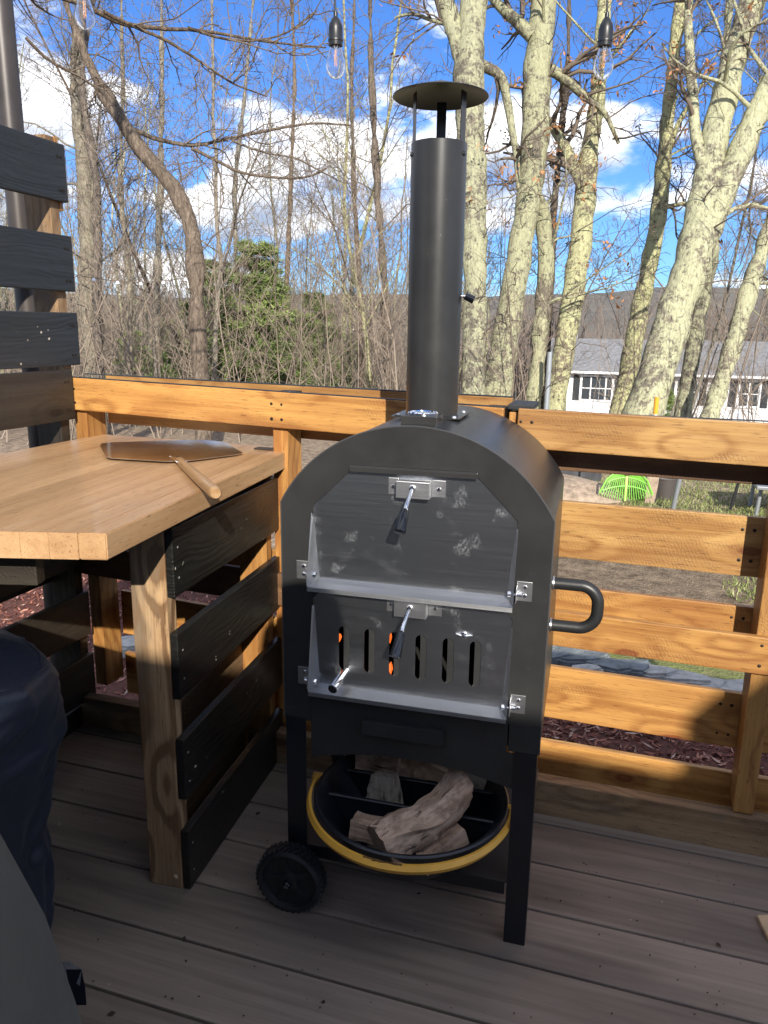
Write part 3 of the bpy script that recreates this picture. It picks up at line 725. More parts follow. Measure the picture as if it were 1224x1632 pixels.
    pts += [(xo-r+r*cos(t), yh, zb+r-r*sin(t)) for t in np.linspace(0.0, pi/2-0.1, 8)]
    pts += [(xo-r, yh, zb), (Wd-0.002, yh, zb)]
    sh = link("side_handle", rings_mesh(pts, 0.0122, 18), simple("handle_black", (0.016, 0.017, 0.018), 0.4, nscale=300, namp=0.2, bump=0.1), root)
    for z in (zt, zb): link("handle_collar", rings_mesh([(Wd-0.001, yh, z), (Wd+0.003, yh, z)], 0.0145, 18), CHROMED, sh)
    # legs: folded angle steel
    def angle_leg(sx, front, zt, zb=0.0):
        bm = bmesh.new(); w = 0.044; t = 0.002; y0, sy = (-0.0006, 1) if front else (D+0.0006, -1); xo = 0.2605 if front else 0.243
        L = [(xo, y0), (xo-w, y0), (xo-w, y0+sy*t), (xo-t, y0+sy*t), (xo-t, y0+sy*w), (xo, y0+sy*w)]
        lo = [bm.verts.new((sx*x, y, zb)) for x, y in L]; hi = [bm.verts.new((sx*x, y, zt)) for x, y in L]
        n = len(L); bm.faces.new(lo); bm.faces.new(hi)
        for i in range(n): bm.faces.new((lo[i], lo[(i+1) % n], hi[(i+1) % n], hi[i]))
        bmesh.ops.recalc_face_normals(bm, faces=bm.faces)
        return link("leg", bm_mesh(bm, "leg"), FRAMEM, root)
    angle_leg(1, True, 0.439); angle_leg(-1, True, 0.445, 0.05); angle_leg(1, False, 0.45); angle_leg(-1, False, 0.45, 0.05)
    # lower shelf
    SH = simple("shelf_grey_enamel", (0.028, 0.030, 0.034), 0.42, nscale=20, namp=0.2)
    xb(root, "shelf", SH, (0, D/2, 0.1405), (0.50, D-0.004, 0.003), 0.0008)
    xb(root, "shelf_lip", FRAMEM, (0, 0.0028, 0.1265), (0.425, 0.0025, 0.029), 0.0006)
    xb(root, "shelf_lip", FRAMEM, (0, D-0.0028, 0.1265), (0.425, 0.0025, 0.029), 0.0006)
    # wheels on the left legs
    for yy in (-0.030, D+0.030):
        w = link("wheel", lathe_me([(0, -0.020), (0.012, -0.022), (0.020, -0.020), (0.022, -0.010), (0.058, -0.012), (0.0600, -0.019), (0.066, -0.022), (0.0725, -0.018), (0.0745, -0.010), (0.0745, 0.010), (0.0725, 0.018), (0.066, 0.021), (0, 0.016)], 48, "wheel", ang=30), RUBBER, root,
                 loc4(-0.243, yy, 0.0765) @ Matrix.Rotation(-pi/2, 4, 'X') @ Matrix.Rotation(0.3, 4, 'Z') @ (Matrix.Rotation(pi, 4, 'X') if yy > 0 else Matrix.Identity(4)))
        bm = bmesh.new()
        for k in range(36):
            for zz_ in (-1, 1):
                M = Matrix.Rotation(2*pi*(k+0.25*zz_)/36, 4, 'Z') @ loc4(0.0745, 0, zz_*0.0085) @ Matrix.Rotation(zz_*0.5, 4, 'X')
                bmesh.ops.create_cube(bm, size=1.0, matrix=M @ Matrix.Diagonal((0.0052, 0.0075, 0.016, 1)))
        link("tread", bm_mesh(bm, "tread"), RUBBER, w)
        for k in range(5):
            link("spoke", box_me(0.038, 0.012, 0.006, 0.001), RUBBER, w, Matrix.Rotation(2*pi*k/5+0.4, 4, 'Z') @ loc4(0.037, 0, -0.012))
        link("hub_cap", lathe_me([(0, -0.032), (0.007, -0.031), (0.009, -0.028), (0.0095, -0.02)], 16), GLOSSB, w)
        for k in range(3):
            link("hub_pin", lathe_me([(0, -0.0335), (0.0012, -0.0330), (0.0014, -0.030)], 6), CHROME, w, loc4(0.003*cos(k*2.1), 0.003*sin(k*2.1), 0))
    link("axle", rings_mesh([(-0.243, -0.02, 0.0765), (-0.243, D+0.02, 0.0765)], 0.006, 12), FRAMEM, root)
    # thermometer housing on the vault
    g = link("thermometer_box", box_me(0.070, 0.062, 0.022, 0.0015), POWDER, root, loc4(-0.001, 0.078, 1.0685))
    link("thermometer_lug", box_me(0.092, 0.012, 0.003, 0.0008), POWDER, g, loc4(-0.005, -0.012, 0.009))
    gl = link("gauge_rim", lathe_me([(0.0255, 0.0), (0.029, 0.0), (0.0295, 0.004), (0.028, 0.0062), (0.0255, 0.0055), (0.025, 0.0035)], 40), CHROME, g, loc4(0.001, 0.002, 0.011))
    link("gauge_face", lathe_me([(0, 0.0032), (0.0256, 0.0030)], 32), simple("gauge_white", (0.55, 0.55, 0.54), 0.25, coat=1.0), gl)
    link("gauge_needle", box_me(0.030, 0.0016, 0.0006, 0), simple("needle_dark", (0.05, 0.03, 0.03), 0.5), gl, loc4(0.004, 0, 0.004) @ Matrix.Rotation(0.5, 4, 'Z'))
    # chimney
    fx, fy = -0.0115, 0.222; rf = 0.0545
    pl = link("flue_flange", box_me(0.142, 0.142, 0.0025, 0.0), POWDER, root, loc4(fx, fy, 1.0650))
    for sx in (-1, 1):
        for sy in (-1, 1):
            link("bolt", lathe_me([(0, 0.004), (0.003, 0.0035), (0.0048, 0.001), (0.005, 0)], 10), CHROMED, pl, loc4(sx*0.058, sy*0.058, 0.0012))
    H0, H1 = 1.058, 1.590
    ch = link("chimney", lathe_me([(rf, H0), (rf, H0+0.002), (rf, H1-0.001), (rf-0.0008, H1), (rf-0.002, H1), (rf-0.002, H0)], 64), POWDER, root, loc4(fx, fy, 0))
    link("damper_rod", rings_mesh([(0.045, 0.01, 1.305), (0.0655, 0.012, 1.306)], 0.003, 8), CHROMED, ch)
    link("damper_knob", rings_mesh([(0.0600, 0.012, 1.306), (0.078, 0.014, 1.298)], [0.0075, 0.0085], 12), GLOSSB, ch)
    for ang, w in ((208, 0.019), (-18, 0.019), (98, 0.019)):
        a = radians(ang); px_, py_ = (rf-0.004)*cos(a), (rf-0.004)*sin(a)
        M = loc4(px_, py_, 1.615) @ Matrix.Rotation(a, 4, 'Z')
        st = link("cap_strap", box_me(0.002, w, 0.125, 0.0005), POWDER, ch, M)
        link("strap_bolt", lathe_me([(0, 0.004), (0.0038, 0.003), (0.005, 0)], 12), POWDER, st, loc4(0.004, 0, -0.047) @ Matrix.Rotation(pi/2, 4, 'Y'))
    link("rain_cap", lathe_me([(0.0, 1.7035), (0.0915, 1.6745), (0.0922, 1.6735), (0.0915, 1.6725), (0.0, 1.7015)], 64, ang=15), POWDER, ch)
    return root
oven()

# ------------------------------------------------------------------ log bucket and firewood
def ov(x, y, z):
    return Vector((OV[0]+x*cos(OA)-y*sin(OA), OV[1]+x*sin(OA)+y*cos(OA), z))
OM = loc4(*OV) @ Matrix.Rotation(OA, 4, 'Z')
BK = (0.0, 0.058)
def bucket():
    b0 = ov(BK[0], BK[1], 0.1425)
    root = thing("divided_tub", "black divided plastic tub with a yellow handle, on the shelf under the oven", "tub", b0, OA)
    zr = 0.128
    prof = [(0.0, 0.002), (0.105, 0.0), (0.118, 0.006), (0.152, 0.050), (0.182, zr-0.022), (0.197, zr-0.006), (0.205, zr-0.004), (0.2085, zr), (0.205, zr+0.003), (0.199, zr+0.002), (0.193, zr-0.006), (0.178, zr-0.024), (0.148, 0.052), (0.114, 0.010), (0.0, 0.007)]
    link("shell", lathe_me(prof, 72, "shell", ang=40), TUBB, root)
    for yy, hh in ((-0.018, 0.105), (0.072, 0.112)):
        w = 2*sqrt(0.186**2-yy*yy)-0.012
        me = box_me(w, 0.005, hh-0.012, 0.001); bm = bmesh.new(); bm.from_mesh(me)
        for v in bm.verts:
            if v.co.z < 0: v.co.x *= 0.62
        bm.to_mesh(me); bm.free()
        link("divider", me, TUBB, root, loc4(0, yy, 0.010+(hh-0.012)/2))
        link("divider_rim", rings_mesh([(-w/2, yy, hh), (w/2, yy, hh)], 0.0052, 10), TUBB, root)
    # folded-down yellow handle, a channel section swung to the front of the rim
    bm = bmesh.new(); N = 60; prev = None; rows = []
    for i in range(N+1):
        t = -0.06+(pi+0.12)*i/N
        c, s_ = cos(t), sin(t)
        drop = 0.010*abs(s_)**0.7
        rr = 0.2115+0.004*abs(s_)
        wd = 0.006+0.009*min(1, abs(s_)*1.4)
        sec = [(rr, zr-drop+0.004), (rr+0.006, zr-drop+0.005), (rr+0.0095+0.003*abs(s_), zr-drop-0.004), (rr+0.006, zr-drop-wd), (rr+0.0035, zr-drop-wd), (rr+0.003, zr-drop-0.002)]
        ring = [bm.verts.new((q*c, -q*s_, z)) for q, z in sec]; rows.append(ring)
        if prev:
            for k in range(6): bm.faces.new((prev[k], prev[(k+1) % 6], ring[(k+1) % 6], ring[k]))
        prev = ring
    bm.faces.new(rows[0]); bm.faces.new(rows[-1])
    bmesh.ops.recalc_face_normals(bm, faces=bm.faces)
    h = link("carry_handle", bm_mesh(bm, "carry_handle", True, 35), YELLOW, root)
    for sx in (-1, 1):
        link("handle_ear", rings_mesh([(sx*0.205, 0.012, zr-0.012), (sx*0.226, 0.012, zr-0.012)], 0.015, 16), YELLOW, h)
    for a, l in ((-0.05, 0.045), (0.0, 0.05), (0.13, 0.03)):
        t = pi/2+a
        link("grip_slot", box_me(l, 0.0035, 0.0035, 0.001), simple("dark_slot", (0.12, 0.06, 0.012), 0.6), h, loc4(0.2195*cos(t), -0.2195*sin(t), zr-0.0055) @ Matrix.Rotation(-(a), 4, 'Z'))
bucket()
def barkwood(name, a, b_, c_):
    m, T, b = nmat(name); c = obcoord(T)
    s = T.noise(T.mapping(c, (9, 120, 120)), 1.0, 6, 0.7); p = T.noise(c, 26, 5, 0.65)
    col = T.mix(T.ramp(s, [(0.30, 0.0), (0.70, 1.0)]), a, b_)
    col = T.mix(T.ramp(p, [(0.48, 0.0), (0.66, 0.85)]), col, c_)
    cr = T.ramp(T.noise(T.mapping(c, (7, 75, 75), (3, 2, 1)), 1.0, 3, 0.6), [(0.30, 1.0), (0.38, 0.0)])
    col = T.mix(T.math('MULTIPLY', cr, 0.8), col, (0.03, 0.02, 0.014))
    setb(T, b, col=col, rough=0.85, spec=0.2, normal=T.bump(T.math('ADD', s, T.math('MULTIPLY', cr, -0.8)), 1.0, 0.003))
    return m
LOGA = barkwood("split_log_pink", (0.60, 0.44, 0.32), (0.33, 0.21, 0.14), (0.18, 0.12, 0.08))
LOGB = barkwood("split_log_grey", (0.42, 0.36, 0.28), (0.23, 0.19, 0.14), (0.12, 0.10, 0.075))
def log(pts, sec, m, label, seed=0, twist=0.0, taper=1.0, rough=0.10):
    pts = [Vector(p) for p in pts]; K = 22
    # resample
    seg = [(pts[i+1]-pts[i]).length for i in range(len(pts)-1)]; Lt = sum(seg)
    def at(t):
        d = t*Lt
        for i, s in enumerate(seg):
            if d <= s or i == len(seg)-1: return pts[i].lerp(pts[i+1], min(1, d/s))
            d -= s
    P = [at(i/K) for i in range(K+1)]
    for _ in range(3): P = [P[0]]+[(P[i-1]+P[i]*2+P[i+1])/4 for i in range(1, K)]+[P[-1]]
    ax = (P[-1]-P[0]).normalized(); org = P[0]
    M = frame4(org, ax, None, Vector((0, 0, 1))-ax*ax.z) if abs(ax.z) < 0.8 else frame4(org, ax, Vector((1, 0, 0))-ax*ax.x); Mi = M.inverted()
    bm = bmesh.new(); rows = []; n = len(sec)*4
    def secp(k):
        f = k/4; i = int(f) % len(sec); j = (i+1) % len(sec); u = f-int(f)
        return Vector(sec[i]).lerp(Vector(sec[j]), u)
    for i, p in enumerate(P):
        q = Mi @ p; t = i/K; sc_ = 1+(taper-1)*t; a = twist*t; row = []
        for k in range(n):
            v = secp(k)*sc_; v = Vector((v.x*cos(a)-v.y*sin(a), v.x*sin(a)+v.y*cos(a)))
            nv = mnoise.noise(Vector((q.x*12+seed*9, v.x*75, v.y*75)))+0.6*mnoise.noise(Vector((q.x*45+seed*3, v.x*190, v.y*190)))
            v = v*(1+rough*nv*1.9)
            ex = 0.004*mnoise.noise(Vector((v.x*90, v.y*90, seed+i))) if i in (0, K) else 0
            row.append(bm.verts.new((q.x+ex, q.y+v.x, q.z+v.y)))
        rows.append(row)
        if i:
            for k in range(n): bm.faces.new((rows[i-1][k], rows[i-1][(k+1) % n], row[(k+1) % n], row[k]))
    bm.faces.new(rows[0][::-1]); bm.faces.new(rows[-1]); bmesh.ops.recalc_face_normals(bm, faces=bm.faces)
    o = link("firewood_log", bm_mesh(bm, "firewood_log", True, 32), m, None, M)
    tag(o, label, "firewood", "split firewood in the tub")
    return o
tri = [(-0.046, -0.026), (0.034, -0.038), (0.048, 0.004), (0.006, 0.048), (-0.036, 0.034)]
log([ov(-0.028, -0.100, 0.256), ov(0.012, -0.060, 0.268), ov(0.058, -0.022, 0.272), ov(0.088, 0.010, 0.295), ov(0.112, 0.048, 0.335)], tri, LOGA, "large bent split log lying across the tub, its end pointing up to the right", 1, 0.7, 0.70, 0.14)
log([ov(-0.110, -0.008, 0.222), ov(0.0, -0.012, 0.215)], [(-0.025, -0.022), (0.024, -0.024), (0.028, 0.012), (-0.02, 0.020)], LOGA, "short pale log stub under the left of the large log", 2, 0.2, 1.0, 0.08)
log([ov(0.120, 0.0, 0.240), ov(0.065, -0.055, 0.212), ov(0.045, -0.07, 0.208)], [(-0.022, -0.030), (0.026, -0.022), (0.022, 0.024), (-0.016, 0.018)], LOGA, "reddish split log lying beneath the large log, right of centre", 3, 0.3, 1.0, 0.12)
log([ov(-0.055, 0.082, 0.170), ov(-0.060, 0.080, 0.292)], [(-0.060, -0.016), (0.048, -0.018), (0.040, 0.014), (-0.045, 0.018)], LOGB, "grey rounded log wedge standing in the middle compartment", 4, 0.1, 0.55, 0.10)
log([ov(-0.150, 0.170, 0.272), ov(-0.050, 0.160, 0.268)], [(-0.026, -0.020), (0.024, -0.020), (0.022, 0.022), (-0.020, 0.018)], LOGA, "leftmost split log in the rear compartment", 5, 0.4, 1.1, 0.12)
log([ov(-0.075, 0.165, 0.275), ov(0.020, 0.158, 0.262)], [(-0.018, -0.018), (0.022, -0.016), (0.016, 0.024)], LOGA, "narrow wedge log second from the left in the rear compartment", 6, 0.6, 1.0, 0.15)
log([ov(-0.010, 0.175, 0.275), ov(0.090, 0.16, 0.262)], [(-0.026, -0.020), (0.026, -0.020), (0.018, 0.022), (-0.016, 0.020)], LOGA, "brown log third from the left in the rear compartment", 7, 0.4, 1.0, 0.14)
log([ov(0.060, 0.165, 0.26), ov(0.145, 0.155, 0.25)], [(-0.024, -0.020), (0.026, -0.016), (0.012, 0.024)], LOGB, "dark log at the right end of the rear compartment", 8, 0.4, 0.9, 0.14)
log([ov(-0.075, -0.015, 0.18), ov(0.065, -0.01, 0.178)], [(-0.024, -0.020), (0.026, -0.016), (0.012, 0.024)], LOGB, "dark log at the bottom of the front compartment", 9, 0.4, 0.9, 0.14)

# ------------------------------------------------------------------ covered grill at the left
def covers():
    root = thing("covered_grill", "navy fabric cover over a grill at the lower left, with a loose strap", "covered grill", (-1.0, 0.85, 0.0))
    # silhouette heights: cover over a cart grill, hem near the deck
    prof = [(0.06, 0.60, 0.36), (0.16, 0.605, 0.365), (0.30, 0.615, 0.37), (0.42, 0.640, 0.380), (0.50, 0.660, 0.385), (0.60, 0.672, 0.385), (0.650, 0.675, 0.38), (0.682, 0.668, 0.372), (0.700, 0.648, 0.352), (0.708, 0.60, 0.31), (0.722, 0.46, 0.22), (0.742, 0.26, 0.12), (0.75, 0.02, 0.01)]
    ang = radians(-13); n = 96; V = []; Fq = []
    cx, cy = -1.612, 0.84
    n = 220; zs_ = []
    for i in range(len(prof)-1):
        m_ = 9 if i < 6 else 4
        for j in range(m_): zs_.append([prof[i][q]+(prof[i+1][q]-prof[i][q])*j/m_ for q in range(3)])
    zs_.append(list(prof[-1])); prof = zs_; NB = 9*6
    for i, (z, a, b) in enumerate(prof):
        z = z*0.965
        for k in range(n):
            t = 2*pi*k/n; e = 0.32 if i < NB+8 else 0.45
            c, s = cos(t), sin(t); x = a*np.sign(c)*abs(c)**e; y = b*np.sign(s)*abs(s)**e
            fold = (0.020*sin(t*7+z*5)+0.012*sin(t*15+1.3-z*9))*max(0.1, 1-z/0.72)+0.018*mnoise.noise(Vector((x*3, y*3, z*4)))
            wr = 0.0
            for q in range(3):
                g_ = mnoise.noise(Vector((x*(2.2+q*2)+q*5, y*(2.2+q*2), z*(5+q*3)+x*3*q)))
                wr += (1-min(1, abs(g_)*5))**2*(0.011, 0.007, 0.004)[q]
            fold += wr/0.6
            x *= 1+fold; y *= 1+fold; zz_ = z+(0.012*sin(t*7) if i == 0 else 0.010*mnoise.noise(Vector((x*6, y*6, z*3))))
            V.append((cx+x*cos(ang)-y*sin(ang)+1.0, cy+x*sin(ang)+y*cos(ang)-0.85, zz_))
    for i in range(len(prof)-1):
        for k in range(n): Fq.append((i*n+k, i*n+(k+1) % n, (i+1)*n+(k+1) % n, (i+1)*n+k))
    me = arrays_mesh(V, Fq, "cover"); link("cover", me, NAVY, root)
    cor = []
    for i in range(2, NB+6):
        k = 206; x, y, zq = V[i*n+k]; cor.append((x, y, zq))
    link("seam", rings_mesh(cor, 0.0035, 6), NAVY, root)
    k2 = []
    for k in range(n+1): 
        x, y, zq = V[(NB+6)*n+(k % n)]; k2.append((x*1.0, y*1.0, zq))
    link("seam", rings_mesh(k2, 0.003, 5), NAVY, root)
    # strap hanging from the hem
    STR = simple("grey_webbing", (0.40, 0.41, 0.44), 0.7, nscale=200, namp=0.3, bump=0.4)
    p = [Vector(sight(88, 1534, 1.10)), Vector(sight(110, 1532, 1.085)), Vector(sight(130, 1545, 1.07))]
    q = [Vector(sight(130, 1545, 1.07)), Vector(sight(136, 1575, 1.075)), Vector(sight(138, 1602, 1.08))]
    def ribbon(P, wv, m):
        bm = bmesh.new(); pr = None
        for a in P:
            r = [bm.verts.new(a-Vector((-1.0, 0.85, 0))), bm.verts.new(a+wv-Vector((-1.0, 0.85, 0)))]
            if pr: bm.faces.new((pr[0], pr[1], r[1], r[0]))
            pr = r
        bmesh.ops.solidify(bm, geom=bm.faces[:], thickness=0.0018)
        link("strap", bm_mesh(bm, "strap"), m, root)
    ribbon(p, Vector((0.0, -0.006, -0.022)), STR)
    ribbon(q, Vector(-RC*0.022), NAVY)
    # nearer grey-green cover
    r2 = thing("furniture_cover", "satin grey green vinyl cover in the lower left corner, nearest the viewer", "furniture cover", (-0.9, 0.35, 0))
    prof = [(0.02, 0.52, 0.37), (0.25, 0.49, 0.355), (0.45, 0.455, 0.335), (0.58, 0.42, 0.315), (0.68, 0.385, 0.295), (0.76, 0.345, 0.265), (0.82, 0.29, 0.22), (0.855, 0.20, 0.14), (0.865, 0.01, 0.01)]
    n = 96; V = []; Fq = []; cx, cy = -0.935, 0.36
    for i, (z, a, b) in enumerate(prof):
        for k in range(n):
            t = 2*pi*k/n; c, s = cos(t), sin(t); e = 0.75; x = a*np.sign(c)*abs(c)**e; y = b*np.sign(s)*abs(s)**e
            f = 0.02*mnoise.noise(Vector((x*3+7, y*3, z*2)))+0.012*sin(t*8+z*4)+0.02*(1-min(1, abs(mnoise.noise(Vector((x*5, y*5, z*2))))*5))**2
            x *= 1+f; y *= 1+f
            V.append((cx+x+0.9, cy+y-0.35, z))
    for i in range(len(prof)-1):
        for k in range(n): Fq.append((i*n+k, i*n+(k+1) % n, (i+1)*n+(k+1) % n, (i+1)*n+k))
    link("cover", arrays_mesh(V, Fq, "cover"), OLIVE, r2)
    cord = [(cx+0.9+0.50*cos(t), cy-0.35+0.35*sin(t), 0.03) for t in np.linspace(-0.5, 1.6, 14)]
    link("hem_cord", rings_mesh(cord, 0.004, 6), OLIVE, r2)
covers()

# ------------------------------------------------------------------ string lights
def string_lights():
    CORD = simple("black_cord", (0.012, 0.012, 0.013), 0.5); SOCK = simple("socket_black", (0.014, 0.015, 0.017), 0.38)
    bulbs = [((137, 48), 1.95, "left pendant bulb of the string light, beside the crooked tree"), ((535, 126), 1.92, "clear pendant bulb with black socket left of the chimney"), ((960, 127), 1.92, "clear pendant bulb with black socket right of the chimney")]
    tops = []
    for (px, py), d, lab in bulbs:
        b = Vector(sight(px, py, d))
        root = thing("pendant_bulb", lab, "light bulb", b, 0, "pendant bulbs of the string light")
        prof = [(0.0, 0.0), (0.007, 0.0008), (0.0135, 0.004), (0.0195, 0.011), (0.0235, 0.021), (0.0245, 0.031), (0.0225, 0.044), (0.0175, 0.060), (0.0130, 0.074), (0.0118, 0.082)]
        inner = [(max(r-0.0007, 0), z+0.0007) for r, z in prof][::-1]
        link("glass", lathe_me(prof+inner, 28, "glass"), GLASS, root)
        link("stem", lathe_me([(0, 0.040), (0.0015, 0.042), (0.002, 0.066), (0.008, 0.080)], 12), GLASS, root)
        for k in range(4):
            a = 2*pi*k/4
            link("filament", rings_mesh([(0.0035*cos(a), 0.0035*sin(a), 0.028), (0.0028*cos(a+0.3), 0.0028*sin(a+0.3), 0.066)], 0.00042, 5), FILA, root)
        link("socket", lathe_me([(0.0125, 0.074), (0.0172, 0.0745), (0.0178, 0.083), (0.0188, 0.084), (0.0190, 0.088), (0.0178, 0.090), (0.0176, 0.112), (0.0160, 0.122), (0.0095, 0.134), (0.0055, 0.139), (0.0052, 0.149), (0.0034, 0.151), (0, 0.151)], 28), SOCK, root)
        top = Vector((b.x+0.004, b.y, 2.245)); tops.append(top)
        link("cord", rings_mesh([(0, 0, 0.149), (-0.003, 0, 0.19), (0.003, 0, 2.245-b.z)], 0.0026, 8), CORD, root)
    # carrying cable, above the picture
    P = []
    ends = [Vector((-2.3, 1.66, 2.40))]+tops+[Vector((1.6, 2.5, 2.42))]
    for i in range(len(ends)-1):
        for k in range(6):
            t = k/6; p = ends[i].lerp(ends[i+1], t); p.z += 0.0; P.append(p)
    P.append(ends[-1])
    o = link("light_cable", rings_mesh(P, 0.0034, 8), CORD); tag(o, "black cable carrying the pendant bulbs above the deck", "cable")
string_lights()

# ------------------------------------------------------------------ trees
def bark(name, base, dark, lichen=None, amt=0.55, sc_=1.0):
    m, T, b = nmat(name); c = T.add('ShaderNodeTexCoord').outputs['Object']
    rnd = T.add('ShaderNodeObjectInfo').outputs['Random']
    fur = T.noise(T.mapping(c, (26*sc_, 26*sc_, 7*sc_)), 1.0, 6, 0.72, 0.8); n2 = T.noise(c, 9*sc_, 5, 0.7); n3 = T.noise(c, 1.3, 3)
    col = T.mix(T.ramp(fur, [(0.34, 0.0), (0.62, 1.0)]), dark, base)
    if lichen:
        vo = T.noise(c, 22*sc_, 6, 0.75)
        lm = T.ramp(T.math('ADD', T.math('MULTIPLY', n2, 0.5), T.math('ADD', T.math('MULTIPLY', vo, 0.35), T.math('MULTIPLY', n3, 0.35))), [(0.70-amt*0.25, 0.0), (0.77-amt*0.25, 1.0)])
        col = T.mix(T.math('MULTIPLY', lm, T.ramp(fur, [(0.30, 0.25), (0.50, 1.0)])), col, lichen)
    hv = T.add('ShaderNodeHueSaturation', {'Color': col, 'Saturation': T.math('ADD', 0.75, T.math('MULTIPLY', T.math('FRACT', T.math('MULTIPLY', rnd, 7.7)), 0.4)), 'Value': T.math('ADD', 0.8, T.math('MULTIPLY', rnd, 0.4))})
    setb(T, b, col=hv.outputs[0], rough=0.9, spec=0.2, normal=T.bump(T.math('ADD', fur, T.math('MULTIPLY', n2, 0.6)), 1.0, 0.05))
    return m
LICH = bark("bark_yellow_lichen", (0.28, 0.24, 0.17), (0.075, 0.062, 0.047), (0.50, 0.495, 0.275), 0.64)
BROWN = bark("bark_brown", (0.25, 0.195, 0.145), (0.065, 0.048, 0.037), (0.36, 0.35, 0.25), 0.0)
PALE = bark("bark_pale_grey", (0.37, 0.33, 0.25), (0.12, 0.10, 0.075), (0.38, 0.37, 0.25), 0.15)
TWIG = simple("twig_brown", (0.15, 0.115, 0.085), 0.85)
TWIGL = simple("twig_tan", (0.27, 0.215, 0.165), 0.85)
TWIGG = simple("twig_grey", (0.20, 0.17, 0.14), 0.85)

def nrmz(v): return v/np.maximum(np.linalg.norm(v, axis=-1, keepdims=True), 1e-9)
def grow(st, di, ln, K, wob, up, r):
    N = len(st); P = np.zeros((N, K+1, 3)); P[:, 0] = st; d = di.copy()
    for k in range(K):
        d = nrmz(d+r.normal(0, wob, (N, 3))+np.array([0, 0, up]))
        P[:, k+1] = P[:, k]+d*(ln/K)[:, None]
    return P
def tubes(P, R, n):
    N, K1, _ = P.shape
    t = nrmz(np.gradient(P, axis=1)); ref = np.array([0.31, 0.52, 0.79])
    a = nrmz(np.cross(t, ref)); b = np.cross(t, a)
    an = 2*np.pi*np.arange(n)/n
    V = P[:, :, None, :]+(a[:, :, None, :]*np.cos(an)[None, None, :, None]+b[:, :, None, :]*np.sin(an)[None, None, :, None])*R[:, :, None, None]
    V = V.reshape(-1, 3); base = (np.arange(N)[:, None, None]*K1+np.arange(K1-1)[None, :, None])*n+np.arange(n)[None, None, :]
    nx = (np.arange(N)[:, None, None]*K1+np.arange(K1-1)[None, :, None])*n+((np.arange(n)+1) % n)[None, None, :]
    Fq = np.stack([base, nx, nx+n, base+n], -1).reshape(-1, 4)
    return V, Fq
def branchset(P, R, m, lo, hi, lr, r, spread=0.9, lift=0.25, K=4, wob=0.22, up=0.05, rr=0.55, rmin=0.002, taper=0.25, lens=None):
    """m children on every parent polyline between fractions lo..hi"""
    N, K1, _ = P.shape
    f = r.uniform(lo, hi, (N, m)); x = f*(K1-1); i = np.clip(x.astype(int), 0, K1-2); u = (x-i)[..., None]
    idx = np.arange(N)[:, None]
    st = P[idx, i]*(1-u)+P[idx, i+1]*u
    t = nrmz(P[idx, i+1]-P[idx, i]); rad = R[idx, i]*(1-u[..., 0])+R[idx, i+1]*u[..., 0]
    rd = nrmz(r.normal(0, 1, (N, m, 3))); rd = nrmz(rd-t*np.sum(rd*t, -1, keepdims=True))
    di = nrmz(t*(1-spread*0.55)+rd*spread+np.array([0, 0, lift]))
    pl = np.linalg.norm(P[:, -1]-P[:, 0], axis=-1)[:, None]*np.ones((1, m)) if lens is None else lens*np.ones((N, m))
    ln = pl*lr*r.uniform(0.55, 1.15, (N, m))*(1.15-0.6*f)
    st = st.reshape(-1, 3); di = di.reshape(-1, 3); ln = ln.reshape(-1); rad = rad.reshape(-1)
    Pn = grow(st, di, ln, K, wob, up, r)
    r0 = np.maximum(rad*rr*r.uniform(0.6, 1.0, rad.shape), rmin)
    Rn = r0[:, None]*np.linspace(1, taper, K+1)[None, :]; Rn = np.maximum(Rn, rmin*0.6)
    return Pn, Rn
class Acc:
    def __init__(s): s.V = []; s.F = []; s.n = 0
    def add(s, P, R, n):
        V, Fq = tubes(P, R, n); s.V.append(V); s.F.append(Fq+s.n); s.n += len(V)
    def mesh(s, name): return arrays_mesh(np.concatenate(s.V), np.concatenate(s.F), name)
def leafquads(pts, r, size, name, m):
    N = len(pts); a = nrmz(r.normal(0, 1, (N, 3))); b = nrmz(np.cross(a, r.normal(0, 1, (N, 3))))
    s = size*r.uniform(0.5, 1.2, (N, 1))
    V = np.stack([pts-a*s, pts-b*s*0.45, pts+a*s, pts+b*s*0.45], 1).reshape(-1, 3)
    return arrays_mesh(V, np.arange(N*4).reshape(-1, 4), name, False)

DEADLEAF = simple("dead_oak_leaf", (0.36, 0.17, 0.07), 0.8, nscale=3, namp=0.5)
def survey_trunk(px, d, extra_top=2.5, lean=0.0):
    """trunk centre line from bearings; widths in bearing pixels; carried down to the ground"""
    pts = [sight(x, y, d+lean*(640-y)/640.0) for x, y, w in px]; rad = [w*0.5*d/F for x, y, w in px]
    p0, p1 = pts[0], pts[1]; dr = (p0-p1)/np.linalg.norm(p0-p1); g = gz(p0[0], p0[1])
    t = max((p0[2]-g)/max(-dr[2], 0.2), 0.05)
    base = p0+dr*(t+0.15)
    pts = [base, p0+dr*t*0.75, p0+dr*t*0.4]+pts; rad = [rad[0]*1.45, rad[0]*1.12, rad[0]*1.05]+rad
    q0, q1 = pts[-1], pts[-2]; du = (q0-q1)/np.linalg.norm(q0-q1)
    for k in range(1, 4):
        pts.append(q0+du*extra_top*k/3+rng.normal(0, 0.06, 3)); rad.append(rad[-1]*0.78)
    return np.array(pts), np.array(rad)
